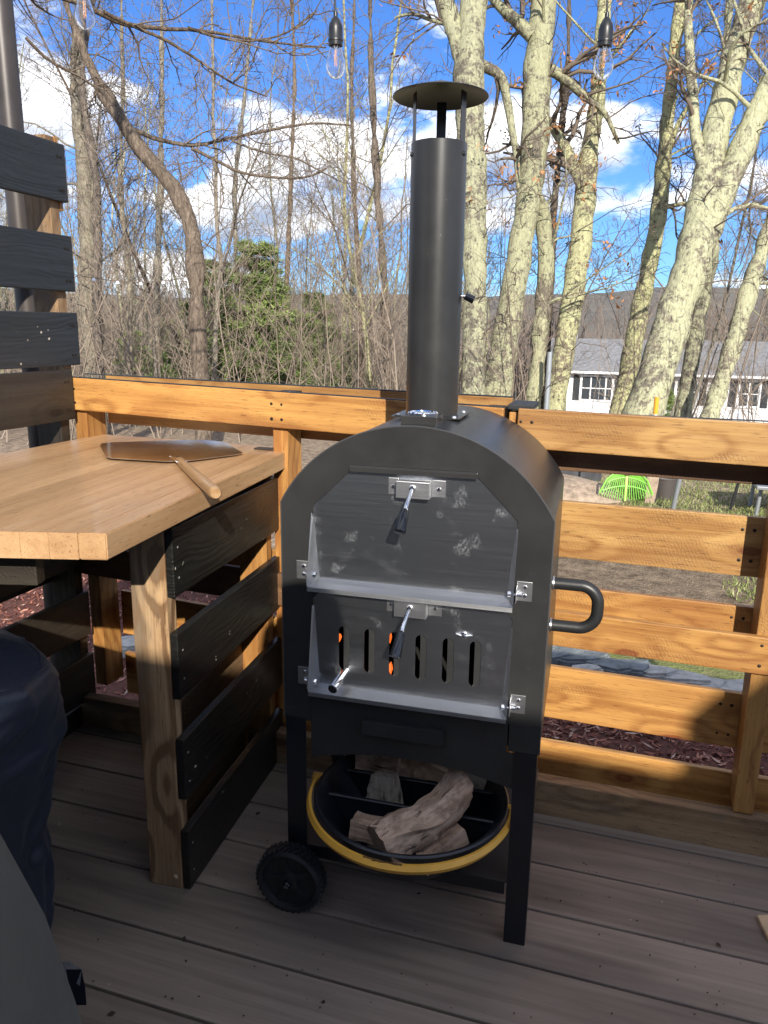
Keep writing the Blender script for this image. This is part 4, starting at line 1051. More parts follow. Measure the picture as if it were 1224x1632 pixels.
def densify(P, R, step=0.12, amp=0.012, seed=0):
    out = []; ro = []
    for i in range(len(P)-1):
        n = max(1, int(np.linalg.norm(P[i+1]-P[i])/step))
        for k in range(n):
            t = k/n; out.append(P[i]*(1-t)+P[i+1]*t); ro.append(R[i]*(1-t)+R[i+1]*t)
    out.append(P[-1]); ro.append(R[-1]); out = np.array(out); ro = np.array(ro)
    for _ in range(4): out[1:-1] = (out[:-2]+out[1:-1]*2+out[2:])/4
    for i in range(len(out)): ro[i] *= 1+0.05*mnoise.noise(Vector((i*0.35, seed*7.1, 0)))
    return out, ro
def near_tree(name, label, cat, stems, bm_, tw, nlimb=11, limb_len=1.9, seed=0, leaves=0, lo=0.35, limbs=(), group=None, sides=16, twigr=0.0048, m2=6, m3=5, dens=3):
    r = np.random.default_rng(seed+100)
    P0, R0 = stems[0]
    base = P0[0]; root = thing(name, label, cat, tuple(base), 0, group)
    sh = -np.asarray(base)
    tr = Acc(); cr = Acc(); ends = []
    for si, (P, R) in enumerate(stems):
        P, R = densify(P, R, 0.16, seed=seed+si)
        V, Fq = tubes(P[None]+sh, R[None], sides)
        # knobbly surface
        for i in range(len(V)): 
            v = Vector(V[i]*6.0); k = (mnoise.noise(v*0.5+Vector((seed, 0, 0)))*0.045+mnoise.noise(Vector((v.x*1.8, v.y*1.8, v.z*0.35)))*0.022)*min(1, R.max()*8)
            c = P[i//sides]+sh; dv = V[i]-c; V[i] = V[i]+dv*(k/max(R[i//sides], 0.02))
        tr.V.append(V); tr.F.append(Fq+tr.n); tr.n += len(V)
        Pn = P[None]+sh; Rn = R[None]
        B1, S1 = branchset(Pn, Rn, nlimb, lo, 0.99, 1.0, r, 0.95, 0.28, 7, 0.2, 0.05, 0.22, 0.008, 0.22, lens=limb_len)
        tr.add(B1, S1, 7)
        B2, S2 = branchset(B1, S1, m2, 0.15, 0.98, 0.5, r, 0.85, 0.12, 5, 0.22, 0.03, 0.6, 0.006, 0.3); cr.add(B2, S2, 5)
        B3, S3 = branchset(B2, S2, m3, 0.15, 1.0, 0.55, r, 0.8, 0.08, 4, 0.22, 0.02, 0.65, twigr, 0.4); cr.add(B3, S3, 3)
        B4, S4 = branchset(B3, S3, dens, 0.2, 1.0, 0.6, r, 0.7, 0.05, 3, 0.2, 0.02, 0.7, twigr*0.75, 0.5); cr.add(B4, S4, 3)
        ends.append(B4[:, -1])
        # short epicormic twigs on the stem itself
        E1, Q1 = branchset(Pn, Rn, 22, 0.12, 0.9, 1.0, r, 1.0, 0.1, 5, 0.3, 0.02, 0.07, 0.007, 0.4, lens=1.1); cr.add(E1, Q1, 4)
        E2, Q2 = branchset(E1, Q1, 3, 0.2, 1.0, 0.6, r, 0.8, 0.05, 3, 0.25, 0.0, 0.7, twigr, 0.5); cr.add(E2, Q2, 3)
    for pl, w0, w1, d in limbs:
        pts = np.array([sight(x, y, d+(k*0.12)) for k, (x, y) in enumerate(pl)]); rr = np.linspace(w0, w1, len(pl))*0.5*d/F
        P, R = densify(pts, rr, 0.07, seed=seed)
        P = P+np.cumsum(r.normal(0, 0.004, P.shape), 0)*0.6
        tr.add(P[None]+sh, R[None], 8)
        C2, T2 = branchset(P[None]+sh, R[None], 11, 0.12, 1.0, 1.0, r, 0.8, 0.12, 6, 0.24, 0.03, 0.6, 0.0055, 0.3, lens=0.13*d); cr.add(C2, T2, 5)
        C3, T3 = branchset(C2, T2, 5, 0.15, 1.0, 0.5, r, 0.75, 0.1, 4, 0.22, 0.03, 0.65, 0.003, 0.4); cr.add(C3, T3, 3)
        C4, T4 = branchset(C3, T3, 3, 0.15, 1.0, 0.5, r, 0.75, 0.1, 3, 0.2, 0.03, 0.65, 0.0022, 0.5); cr.add(C4, T4, 3)
        ends.append(C4[:, -1])
    link("trunk", tr.mesh("trunk"), bm_, root); link("crown", cr.mesh("crown"), tw, root)
    if leaves:
        e = np.concatenate(ends); cl = e[r.integers(0, len(e), leaves//9)]
        pts = (cl[:, None, :]+r.normal(0, 0.05, (len(cl), 9, 3))).reshape(-1, 3)
        link("leaves", leafquads(pts, r, 0.048, "leaves", DEADLEAF), DEADLEAF, root)
    return root
ST = survey_trunk
near_tree("lichen_tree", "lichen covered tree rising directly behind the chimney", "tree",
          [ST([(754, 640, 36), (757, 520, 35), (757, 400, 37), (753, 260, 44), (746, 120, 50), (752, 40, 44), (760, -40, 36)], 12.0, 3.0), (np.array([sight(746, 120, 12.0), sight(728, 60, 12.0), sight(708, 0, 12.1), sight(690, -80, 12.2)]), np.array([0.15, 0.15, 0.135, 0.10]))],
          LICH, TWIG, 6, 3.0, 1, 500, 0.5, limbs=[([(760, 100), (800, 120), (812, 180), (822, 240), (826, 300)], 18, 8, 12.3), ([(722, 40), (690, 34), (655, 20), (630, 30)], 8, 4, 12.0)])
near_tree("lichen_tree", "thick lichen covered tree with a forked top just right of the chimney", "tree",
          [ST([(790, 640, 46), (805, 540, 44), (820, 450, 40), (840, 340, 40), (852, 230, 44), (857, 120, 44), (862, 40, 42), (868, -40, 38)], 12.8, 3.5), (np.array([sight(846, 300, 12.8), sight(866, 330, 13.1), sight(872, 420, 13.3), sight(862, 520, 13.4), sight(850, 640, 13.5), sight(848, 690, 13.6)])[::-1], np.array([0.11, 0.127, 0.134, 0.134, 0.14, 0.15])[::-1])],
          LICH, TWIG, 7, 3.2, 2, 900, 0.5, limbs=[([(850, 60), (820, 30), (795, 10), (770, -20)], 22, 12, 12.7), ([(876, 110), (905, 130), (930, 155), (960, 175), (985, 230)], 18, 6, 12.8)])
near_tree("lichen_tree", "lichen covered tree behind the right hanging bulb", "tree",
          [ST([(885, 640, 34), (908, 503, 34), (926, 380, 34), (935, 285, 30), (945, 207, 27), (956, 118, 24), (962, 30, 22)], 14.0, 3.5)], LICH, TWIG, 10, 3.0, 3, 500, 0.45,
          limbs=[([(930, 300), (905, 240), (880, 200), (865, 180)], 20, 12, 13.9)])
near_tree("lichen_tree", "slender lichen covered tree between the bulb and the big forked tree", "tree",
          [ST([(992, 640, 30), (1018, 503, 28), (1038, 408, 25), (1053, 320, 24), (1062, 207, 21), (1074, 89, 19), (1086, 0, 18)], 15.0, 3.5)], LICH, TWIG, 12, 3.2, 4, 600, 0.4,
          limbs=[([(1058, 330), (1085, 325), (1105, 322)], 9, 4, 14.9), ([(1048, 300), (1080, 200), (1110, 150), (1135, 110)], 10, 4, 15.1)])
near_tree("lichen_tree", "big leaning lichen covered tree with a twin trunk at the upper right", "tree",
          [ST([(1030, 648, 62), (1052, 580, 56), (1072, 510, 54), (1096, 440, 56), (1110, 400, 58), (1124, 300, 44), (1145, 190, 42), (1170, 90, 40), (1200, 0, 40), (1225, -70, 38)], 11.4, 3.0),
           (np.array([sight(1108, 420, 11.4), sight(1132, 360, 11.37), (sight(1160, 290, 11.33)), sight(1190, 220, 11.3), sight(1222, 150, 11.25), sight(1262, 70, 11.2), sight(1310, -30, 11.2)]), np.array([0.18, 0.19, 0.19, 0.19, 0.18, 0.165, 0.15]))],
          LICH, TWIG, 9, 2.8, 5, 400, 0.45, limbs=[([(1150, 345), (1175, 330), (1200, 325), (1230, 335)], 9, 5, 11.4), ([(1126, 290), (1108, 220), (1099, 120), (1096, 30), (1100, -40)], 20, 12, 11.3)])
near_tree("lichen_tree", "narrow lichen covered tree close behind the big leaning one", "tree",
          [ST([(1092, 640, 24), (1115, 503, 23), (1136, 385, 22), (1150, 250, 18), (1158, 120, 15)], 14.0, 3.5)], LICH, TWIG, 10, 2.8, 6, 200, 0.4)
near_tree("lichen_tree", "lichen covered tree leaning into the right edge of the picture", "tree",
          [ST([(1137, 645, 28), (1152, 600, 28), (1168, 550, 28), (1190, 470, 27), (1208, 420, 25), (1228, 360, 24), (1262, 250, 22), (1300, 150, 20)], 13.0, 3.0)], LICH, TWIG, 11, 2.8, 7, 200, 0.3,
          limbs=[([(1195, 455), (1215, 450), (1250, 455)], 8, 5, 12.9)])
near_tree("crooked_tree", "brown crooked tree bending over to the upper left behind the table", "tree",
          [ST([(324, 690, 24), (322, 600, 26), (315, 540, 25), (311, 470, 24), (311, 400, 25), (305, 350, 26), (296, 320, 27), (276, 296, 25), (255, 277, 24), (226, 244, 22), (205, 210, 21), (180, 172, 19), (155, 130, 18), (134, 85, 15), (115, 40, 13), (100, -10, 12), (88, -70, 10)], 9.6, 1.8)],
          BROWN, TWIG, 6, 2.0, 8, 0, 0.72,
          limbs=[([(195, 198), (240, 220), (285, 232), (320, 232), (360, 222), (420, 210), (480, 198), (520, 196), (560, 200)], 8, 3, 9.6),
                 ([(305, 236), (345, 255), (380, 275), (430, 283), (490, 285), (520, 270)], 6, 3, 9.7),
                 ([(370, 225), (420, 245), (470, 250), (540, 290)], 4, 2, 9.9)])
near_tree("overhanging_tree", "dark tree whose long branches reach across the top left of the picture", "tree",
          [(np.array([(-4.6, 4.2, gz(-4.6, 4.2)-0.1), (-4.5, 4.3, 1.5), (-4.4, 4.4, 3.6), (-4.3, 4.5, 5.5), (-4.2, 4.5, 7.0)]), np.array([0.16, 0.13, 0.11, 0.08, 0.05]))],
          BROWN, TWIG, 5, 1.8, 9, 0, 0.6,
          limbs=[([(-260, -230), (-60, -110), (60, -20), (150, 8), (185, 38), (240, 40), (285, 44), (340, 46), (400, 60), (450, 68), (518, 74)], 13, 3, 4.6),
                 ([(165, 20), (205, 44), (250, 52), (300, 82), (340, 110), (385, 140), (424, 152)], 7, 2.5, 4.7),
                 ([(40, 60), (80, 110), (130, 120), (160, 150)], 6, 3, 5.0),
                 ([(300, 44), (345, 62), (400, 68), (460, 55), (505, 20)], 5, 2.5, 4.75)])
for i, (xa, xb_, w, d, mm, lab) in enumerate([(150, 118, 30, 13.0, PALE, "grey tree standing at the end of the black wall boards"), (205, 196, 10, 15.0, PALE, "thin grey tree left of the crooked trunk"),
                                       (250, 258, 12, 16.0, PALE, "straight thin tree just left of the crooked trunk"), (372, 392, 9, 17.0, PALE, "pale slanting sapling in front of the pines"),
                                       (620, 592, 14, 14.5, BROWN, "tan tree immediately left of the chimney"), (575, 560, 9, 16.0, BROWN, "slim brown tree between the middle bulb and the chimney"),
                                       (866, 905, 14, 14.5, BROWN, "bending brown tree between the two thick lichen trees"), (162, 128, 16, 11.5, BROWN, "forked grey tree rising above the black wall"),
                                       (455, 470, 9, 18.0, BROWN, "slim tree left of the middle hanging bulb")]):
    a = np.array([[xa, 640, w], [(xa*2+xb_)/3+rng.normal(0, 5), 470, w*0.92], [(xa+xb_)/2+rng.normal(0, 6), 300, w*0.8], [xb_, 130, w*0.62], [xb_+rng.normal(0, 10), -20, w*0.45]])
    near_tree("bare_tree", lab, "tree", [ST([tuple(q) for q in a], d, 2.0)], mm, TWIGG, 15, 2.8, 20+i, 0, 0.25, sides=10, twigr=0.0045)

# woods behind: a few grown forms, repeated
def proto(seed, h, kind):
    r = np.random.default_rng(seed); tr = Acc(); cr = Acc(); ns = 1 if kind != 2 else 2
    for s in range(ns):
        d0 = nrmz(np.array([[r.normal(0, 0.10), r.normal(0, 0.10), 1.0]]))
        P = grow(np.array([[0, 0, -0.4]]), d0, np.array([h]), 14, 0.085, 0.06, r); R0 = h*0.0050*r.uniform(0.8, 1.2)
        R = (R0*np.linspace(1.1, 0.18, 15)**0.8)[None]
        tr.add(P, R, 8)
        B1, S1 = branchset(P, R, 17, 0.22, 0.99, 0.27, r, 0.9, 0.45, 6, 0.16, 0.07, 0.45, 0.012, 0.25); tr.add(B1, S1, 5)
        B2, S2 = branchset(B1, S1, 6, 0.15, 1, 0.45, r, 0.85, 0.2, 4, 0.18, 0.05, 0.55, 0.007, 0.35); cr.add(B2, S2, 3)
        B3, S3 = branchset(B2, S2, 7, 0.15, 1, 0.5, r, 0.8, 0.12, 3, 0.18, 0.03, 0.6, 0.0042, 0.5); cr.add(B3, S3, 3)
        B4, S4 = branchset(B3, S3, 2, 0.2, 1, 0.6, r, 0.8, 0.1, 2, 0.18, 0.03, 0.7, 0.0034, 0.6); cr.add(B4, S4, 3)
    return tr.mesh("trunk"), cr.mesh("crown")
PR = [proto(300+i, 11+i*0.8, i % 3) for i in range(5)]
for i, (a, b) in enumerate(PR):
    a.materials.append((PALE, BROWN, LICH, LICH, PALE)[i]); b.materials.append((TWIGL, TWIG, TWIGG, TWIGG, TWIG)[i])
WG = "bare trees of the wood behind the fence"
def put_tree(x, y, s, k, rz, lab="bare winter tree in the wood behind the fence", zs=1.0):
    t = thing("winter_tree", lab, "tree", (x, y, gz(x, y)), rz, WG); t.scale = (s, s, s*zs)
    link("trunk", PR[k][0], None, t); link("crown", PR[k][1], None, t)
cnt = 0; rr_ = random.Random(5)
for band, (d0, d1, n) in enumerate(((13, 18, 7), (18, 27, 22), (27, 42, 44), (42, 62, 50))):
    for i in range(n):
        az = -0.62+1.24*(i+rr_.random())/n; d = rr_.uniform(d0, d1)
        fx_, fy_ = cos(YAW-az), sin(YAW-az)
        if 0.10 < az < 0.60 and d < 56 and rr_.random() < 0.84: continue
        kk_ = rr_.randrange(5)
        put_tree(fx_*d, fy_*d, rr_.uniform(0.55, 0.95), kk_, rr_.uniform(0, 6.28), ("pale grey single-stemmed", "dark brown single-stemmed", "forked lichen streaked", "lichen streaked single-stemmed", "pale slender")[kk_]+" bare tree "+("just past the rail, nearest of the wood", "in the near part of the wood", "in the middle of the wood", "at the far edge of the wood")[band])

# brushwood: saplings and undergrowth read as one mass
def brush():
    r = np.random.default_rng(77); acc = Acc(); n = 1150
    az = r.uniform(-0.66, 0.66, n); d = 11+34*r.random(n)**1.1
    keep = ~((az > 0.05) & (r.random(n) < 0.80)); az, d = az[keep], d[keep]; n = len(az)
    x = np.cos(YAW-az)*d; y = np.sin(YAW-az)*d; z = np.array([gz(a, b) for a, b in zip(x, y)])-0.1
    st = np.stack([x, y, z], 1); di = nrmz(np.stack([r.normal(0, 0.22, n), r.normal(0, 0.22, n), np.ones(n)], 1))
    ln = r.uniform(1.4, 5.2, n); P = grow(st, di, ln, 6, 0.10, 0.05, r); R = (0.011+0.006*r.random(n))[:, None]*np.linspace(1, 0.3, 7)[None]
    acc.add(P, R, 3)
    B, S = branchset(P, R, 9, 0.12, 1.0, 0.42, r, 0.8, 0.3, 4, 0.16, 0.08, 0.6, 0.005, 0.4); acc.add(B, S, 3)
    B, S = branchset(B, S, 3, 0.15, 1.0, 0.5, r, 0.8, 0.2, 2, 0.16, 0.05, 0.6, 0.0036, 0.5); acc.add(B, S, 3)
    tag(link("brushwood", acc.mesh("brushwood"), TWIGL), kind='stuff')
brush()
def far_woods():
    r = np.random.default_rng(78); acc = Acc(); n = 5200
    az = r.uniform(-0.62, 0.62, n); d = 62+380*r.random(n)**1.5
    x = np.cos(YAW-az)*d; y = np.sin(YAW-az)*d; z = np.array([gz(a, b) for a, b in zip(x, y)])-0.5
    st = np.stack([x, y, z], 1); di = nrmz(np.stack([r.normal(0, 0.05, n), r.normal(0, 0.05, n), np.ones(n)], 1))
    ln = r.uniform(5, 11, n)*(0.75+0.002*d); P = grow(st, di, ln, 4, 0.05, 0.05, r); R = (0.08+0.0004*d)[:, None]*np.linspace(1, 0.2, 5)[None]
    acc.add(P, R, 3)
    B, S = branchset(P, R, 10, 0.25, 1.0, 0.30, r, 0.8, 0.5, 2, 0.2, 0.05, 0.7, 0.035, 0.5); acc.add(B, S, 3)
    tag(link("far_woods", acc.mesh("far_woods"), simple("far_bark", (0.20, 0.16, 0.13), 0.9, nscale=0.05, namp=0.3)), kind='stuff')
far_woods()

# young pines
def needles_mat():
    m, T, b = nmat("pine_needles"); c = T.add('ShaderNodeTexCoord').outputs['Object']; n = T.noise(c, 2.2, 4, 0.6)
    setb(T, b, col=T.mix(T.ramp(n, [(0.35, 0), (0.65, 1)]), (0.12, 0.18, 0.055), (0.32, 0.40, 0.13)), rough=0.6, spec=0.3); return m
NEED = needles_mat()
def pine_meshes(seed, h):
    r = np.random.default_rng(seed); tr = Acc()
    P = grow(np.array([[0, 0, -0.3]]), np.array([[0, 0, 1.0]]), np.array([h]), 12, 0.03, 0.1, r); R = (h*0.014*np.linspace(1.1, 0.1, 13))[None]; tr.add(P, R, 8)
    nb = 90; f = np.sort(r.uniform(0.10, 0.98, nb)); i = (f*12).astype(int); st = P[0, i]; a = r.uniform(0, 2*pi, nb)
    di = nrmz(np.stack([np.cos(a), np.sin(a), 0.25+0.3*f], 1)); ln = h*0.27*(1.05-f)*r.uniform(0.6, 1.15, nb)+0.15
    B = grow(st, di, ln, 5, 0.10, 0.05, r); S = 0.014*np.ones((nb, 1))*np.linspace(1, 0.3, 6)[None]; tr.add(B, S, 4)
    C, S2 = branchset(B, S, 9, 0.25, 1.0, 0.42, r, 0.8, 0.15, 3, 0.12, 0.05, 0.6, 0.004, 0.5); tr.add(C, S2, 3)
    # needle tufts
    tip = np.concatenate([C[:, 1], C[:, 2], C[:, 3], B[:, -1]]); dirs = np.concatenate([C[:, 1]-C[:, 0], C[:, 2]-C[:, 1], C[:, 3]-C[:, 2], B[:, -1]-B[:, -2]])
    m = 18; N = len(tip); dd = nrmz(nrmz(dirs)[:, None, :]*0.6+r.normal(0, 0.6, (N, m, 3))); L = r.uniform(0.08, 0.15, (N, m, 1)); b = tip[:, None, :]+r.normal(0, 0.03, (N, m, 3))
    side = nrmz(np.cross(dd, r.normal(0, 1, (N, m, 3))))*0.010
    V = np.stack([b-side, b+side, b+dd*L], 2).reshape(-1, 3)
    return tr.mesh("trunk"), arrays_mesh(V, np.arange(len(V)).reshape(-1, 3), "crown", False, 3)
PN = [pine_meshes(900+i, 4.4+0.8*i) for i in range(2)]
for a, b in PN: a.materials.append(BROWN); b.materials.append(NEED)
for i, (px, d, s, lab) in enumerate([(395, 17, 0.98, "tallest young pine showing green behind the wood's bare trunks"), (335, 21, 0.9, "young pine left of the tallest one, near the crooked trunk"), (430, 22, 0.8, "young pine right of the tallest one"),
                                     (510, 21, 0.72, "low pine in the gap left of the chimney"), (270, 25, 0.8, "young pine left of the crooked trunk"), (470, 26, 0.75, "small distant pine between two others left of the middle bulb"),
                                     (210, 22, 0.62, "low pine above the left end of the rail"), (565, 27, 0.62, "small pine just left of the chimney base"), (360, 27, 1.0, "pine at the back of the green clump"), (1065, 30, 0.42, "small evergreen bush by the white house")]):
    p = sight(px, 560, d); t = thing("pine_tree", lab, "pine tree", (p[0], p[1], gz(p[0], p[1])), i*1.3, "young pines in the wood"); t.scale = (s*1.55, s*1.55, s*0.95)
    link("trunk", PN[i % 2][0], None, t); link("crown", PN[i % 2][1], None, t)

# ------------------------------------------------------------------ white house beyond the trees
def house():
    a = sight(868, 588, 45.5); b = sight(1330, 606, 40.5); ze = -1.02
    a = Vector((a[0], a[1], 0)); b = Vector((b[0], b[1], 0)); u = (b-a).normalized(); n = Vector((-u.y, u.x, 0)); L = (b-a).length; dep = 8.0
    root = thing("white_house", "long white single-storey house with a grey roof, seen between the trunks", "house", (a.x, a.y, -4.6))
    pm = loc4(a.x, a.y, -4.6); B = pm.inverted() @ frame4((a.x, a.y, 0), u, n)
    WH = simple("white_siding", (0.78, 0.79, 0.80), 0.6, nscale=2, namp=0.04); RF = simple("grey_shingles", (0.20, 0.20, 0.205), 0.9, nscale=5, namp=0.3, bump=0.4, bdist=0.05)
    SHD = simple("dark_shutter", (0.025, 0.028, 0.032), 0.5); GL = simple("window_glass", (0.04, 0.05, 0.06), 0.08, spec=0.8); FR = simple("white_trim", (0.8, 0.8, 0.8), 0.5)
    def part(nm, m, c, d, par=root, bev=0.0): return link(nm, box_me(d[0], d[1], d[2], bev), m, par, (B if par is root else Matrix.Identity(4)) @ loc4(*c))
    part("wall", WH, (L/2, dep/2, (ze-4.3)/2-0.4), (L, dep, abs(-4.3-ze)+0.8-0.002))
    bm = bmesh.new(); nl = 22
    for k in range(nl):
        z = -4.3+(ze+4.3)*k/nl
        bmesh.ops.create_cube(bm, size=1.0, matrix=loc4(L/2, -0.016, z+0.07) @ Matrix.Rotation(-0.10, 4, 'X') @ Matrix.Diagonal((L, 0.016, (ze+4.3)/nl+0.01, 1)))
    link("siding_courses", bm_mesh(bm, "siding_courses"), WH, root, B)['kind'] = 'stuff'
    bm = bmesh.new(); ridge = 0.78
    v = [bm.verts.new(p) for p in ((-0.5, -0.5, ze-0.02), (L+0.5, -0.5, ze-0.02), (L+0.5, dep/2, ridge), (-0.5, dep/2, ridge), (L+0.5, dep+0.5, ze-0.02), (-0.5, dep+0.5, ze-0.02))]
    bm.faces.new(v[:4]); bm.faces.new((v[3], v[2], v[4], v[5])); bm.faces.new((v[0], v[3], v[5])); bm.faces.new((v[1], v[4], v[2])); bm.faces.new((v[0], v[5], v[4], v[1]))
    bmesh.ops.recalc_face_normals(bm, faces=bm.faces)
    rf = link("roof", bm_mesh(bm, "roof"), RF, root, B)
    link("gutter", box_me(L+1.0, 0.12, 0.13, 0.01), FR, rf, loc4(L/2, -0.55, ze-0.06))
    link("chimney", box_me(0.8, 0.8, 1.5, 0.02), simple("white_brick", (0.7, 0.7, 0.7), 0.8), rf, loc4(0.9, dep/2, ridge+0.2))
    def win(xc, w, h, zc_, sh=(True, True)):
        f = part("window", FR, (xc, -0.05, zc_), (w+0.2, 0.10, h+0.2))
        for sx in (-1, 1):
            link("pane", box_me(w/2-0.08, 0.03, h-0.06, 0), GL, f, loc4(sx*w/4, -0.045, 0))
        link("mullion", box_me(0.05, 0.03, h, 0), FR, f, loc4(0, -0.055, 0)); link("mullion", box_me(w, 0.03, 0.05, 0), FR, f, loc4(0, -0.07, 0))
        for k, sx in enumerate((-1, 1)):
            if sh[k]: part("shutter", SHD, (xc+sx*(w/2+0.30), -0.04, zc_), (0.36, 0.06, h+0.12))
    def xat(px, d=44):
        p = sight(px, 600, d); return (Vector((p[0], p[1], 0))-a).dot(u)
    zw = -2.0
    win(xat(941), 1.05, 1.35, zw, (True, False)); win(xat(966), 0.75, 1.35, zw, (False, True)); win(xat(1096), 1.1, 1.35, zw); win(xat(1196, 42), 1.0, 1.35, zw); win(xat(1040), 0.8, 1.1, zw)
    part("foundation", simple("concrete_grey", (0.22, 0.22, 0.21), 0.9), (L/2, -0.06, -4.5), (L, 0.1, 0.55))
house()

# ------------------------------------------------------------------ the yard seen through the fence
def on(px, py, z=None):
    d = FW+RC*(px-612)/F-UC*(py-816)/F; zt = -0.36 if z is None else z
    t = (zt-CH)/d[2]; p = CP+d*t; return Vector((p[0], p[1], zt))
def mulch():
    r = np.random.default_rng(5); N = 15000
    x = r.uniform(-1.5, 1.6, N); y = r.uniform(1.98, 3.35, N)+0.12*np.sin(x*3)
    x2 = r.uniform(-5.2, -1.9, 9000); y2 = r.uniform(2.6, 4.6, 9000)
    x3 = r.uniform(-1.9, -1.5, 1200); y3 = r.uniform(1.98, 3.6, 1200)
    x = np.concatenate([x, x2, x3]); y = np.concatenate([y, y2, y3]); N = len(x)
    c = np.stack([x, y, -0.352+r.uniform(0, 0.022, N)], 1)
    a = nrmz(np.stack([r.normal(0, 1, N), r.normal(0, 1, N), r.normal(0, 0.28, N)], 1)); b = nrmz(np.cross(a, np.array([0, 0, 1.0])+r.normal(0, 0.35, (N, 3)))); n_ = np.cross(a, b)
    l = r.uniform(0.010, 0.034, (N, 1)); w = r.uniform(0.003, 0.008, (N, 1)); t = r.uniform(0.0015, 0.004, (N, 1))
    V = np.stack([c-a*l, c+b*w+n_*t, c+a*l, c-b*w+n_*t*0.3, c-b*w*0.2+n_*t*2.2], 1).reshape(-1, 3)
    k = np.arange(N)[:, None]*5; Fq = np.concatenate([k+np.array([[0, 1, 4]]), k+np.array([[1, 2, 4]]), k+np.array([[2, 3, 4]]), k+np.array([[3, 0, 4]])])
    m, T, bs = nmat("red_cedar_mulch"); g = T.add('ShaderNodeNewGeometry').outputs['Random Per Island']
    setb(T, bs, col=T.ramp(g, [(0.0, (0.12, 0.035, 0.025)), (0.5, (0.30, 0.11, 0.075)), (0.85, (0.46, 0.22, 0.16)), (1.0, (0.50, 0.36, 0.29))]), rough=0.85)
    tag(link("mulch", arrays_mesh(V, Fq, "mulch", False, 3), m), kind='stuff')
    bed = prism_me([(-5.3, 1.93), (1.7, 1.93), (1.7, 3.4), (-1.5, 3.45), (-1.9, 4.65), (-5.3, 4.65)], -0.40, -0.345)
    tag(link("mulch_bed_ground", bed, simple("mulch_soil", (0.10, 0.035, 0.025), 0.95, nscale=60, namp=0.5)), kind='structure')
mulch()
def grass():
    r = np.random.default_rng(6); N = 60000
    d = 3.4+9*r.random(N)**0.8; az = r.uniform(-0.15, 0.55, N); x = np.cos(YAW-az)*d; y = np.sin(YAW-az)*d
    nn = np.array([mnoise.noise(Vector((a*0.9, b*0.9, 3))) for a, b in zip(x, y)])
    k = (nn > -0.22) & (y > 3.75) & ~((y > 4.3) & (y < 6.2) & (nn < 0.25)) & (x > -2.6); x, y = x[k], y[k]; N = len(x)
    z = np.array([gz(a, b) for a, b in zip(x, y)])
    h = r.uniform(0.02, 0.065, N); w = r.uniform(0.003, 0.006, N); a = r.uniform(0, pi, N); s = np.stack([np.cos(a)*w, np.sin(a)*w, np.zeros(N)], 1)
    b0 = np.stack([x, y, z-0.005], 1); tip = b0+np.stack([r.normal(0, 0.02, N), r.normal(0, 0.02, N), h], 1)
    V = np.stack([b0-s, b0+s, tip], 1).reshape(-1, 3)
    m, T, bs = nmat("lawn_grass"); g = T.add('ShaderNodeNewGeometry').outputs['Random Per Island']
    setb(T, bs, col=T.ramp(g, [(0.0, (0.10, 0.14, 0.03)), (0.6, (0.22, 0.28, 0.07)), (1.0, (0.42, 0.40, 0.20))]), rough=0.7)
    tag(link("grass", arrays_mesh(V, np.arange(len(V)).reshape(-1, 3), "grass", False, 3), m), kind='stuff')
grass()
def rock(c, s, m, name, label, cat, group=None, seed=0, rz=0.0, flat=True):
    bm = bmesh.new(); bmesh.ops.create_icosphere(bm, subdivisions=3, radius=1)
    for v in bm.verts:
        v.co = v.co*(1+0.28*mnoise.noise(v.co*1.4+Vector((seed*3.1, 0, 0)))+0.07*mnoise.noise(v.co*5+Vector((seed, 4, 0))))
        v.co.x *= s[0]; v.co.y *= s[1]; v.co.z *= s[2]
    if flat:
        bm.free(); rs = random.Random(seed); n = 7
        poly = [(s[0]*cos(2*pi*(k+rs.uniform(-.3, .3))/n)*rs.uniform(0.8, 1.1), s[1]*sin(2*pi*(k+rs.uniform(-.3, .3))/n)*rs.uniform(0.8, 1.1)) for k in range(n)]
        bm = bmesh.new(); me = prism_me(poly, -s[2]*0.9, s[2]*0.55, s[2]*0.16); bm.from_mesh(me)
        for v in bm.verts: v.co.z += 0.25*s[2]*mnoise.noise(Vector((v.co.x*9, v.co.y*9, seed)))+0.12*v.co.x
    o = link(name, bm_mesh(bm, name, not flat, 28), m, None, loc4(c[0], c[1], c[2]) @ Matrix.Rotation(rz, 4, 'Z')); tag(o, label, cat, group); return o
SL = simple("bluestone", (0.15, 0.17, 0.18), 0.8, nscale=18, namp=0.35, bump=0.5, bdist=0.01); SLL = simple("pale_fieldstone", (0.42, 0.41, 0.38), 0.85, nscale=18, namp=0.3, bump=0.5, bdist=0.01)
stones = [((890, 1044), 0.13, SL, "dark bluish edging stone nearest the oven"), ((925, 1050), 0.14, SL, "dark slab second from the oven in the stone edging"), ((962, 1062), 0.14, SL, "dark angular slab in the middle of the stone edging"),
          ((935, 1072), 0.09, SLL, "small pale stone in front of the dark edging slabs"), ((1000, 1066), 0.13, SL, "dark slab right of the small pale stone"), ((1040, 1074), 0.12, SLL, "grey slab left of the pale flagstone"),
          ((1080, 1084), 0.15, SLL, "long pale flagstone in the stone edging"), ((1125, 1094), 0.12, SLL, "pale slab right of the long flagstone"), ((1170, 1100), 0.13, SLL, "rightmost pale slab, next to the fence upright"), ((1215, 1110), 0.13, SL, "edging slab behind the fence upright"),
          ((850, 1030), 0.14, SL, "edging slab hidden partly by the oven"), ((250, 1040), 0.12, SL, "dark stone seen under the table"), ((205, 1030), 0.13, SLL, "pale stone seen under the table, behind the rear boards")]
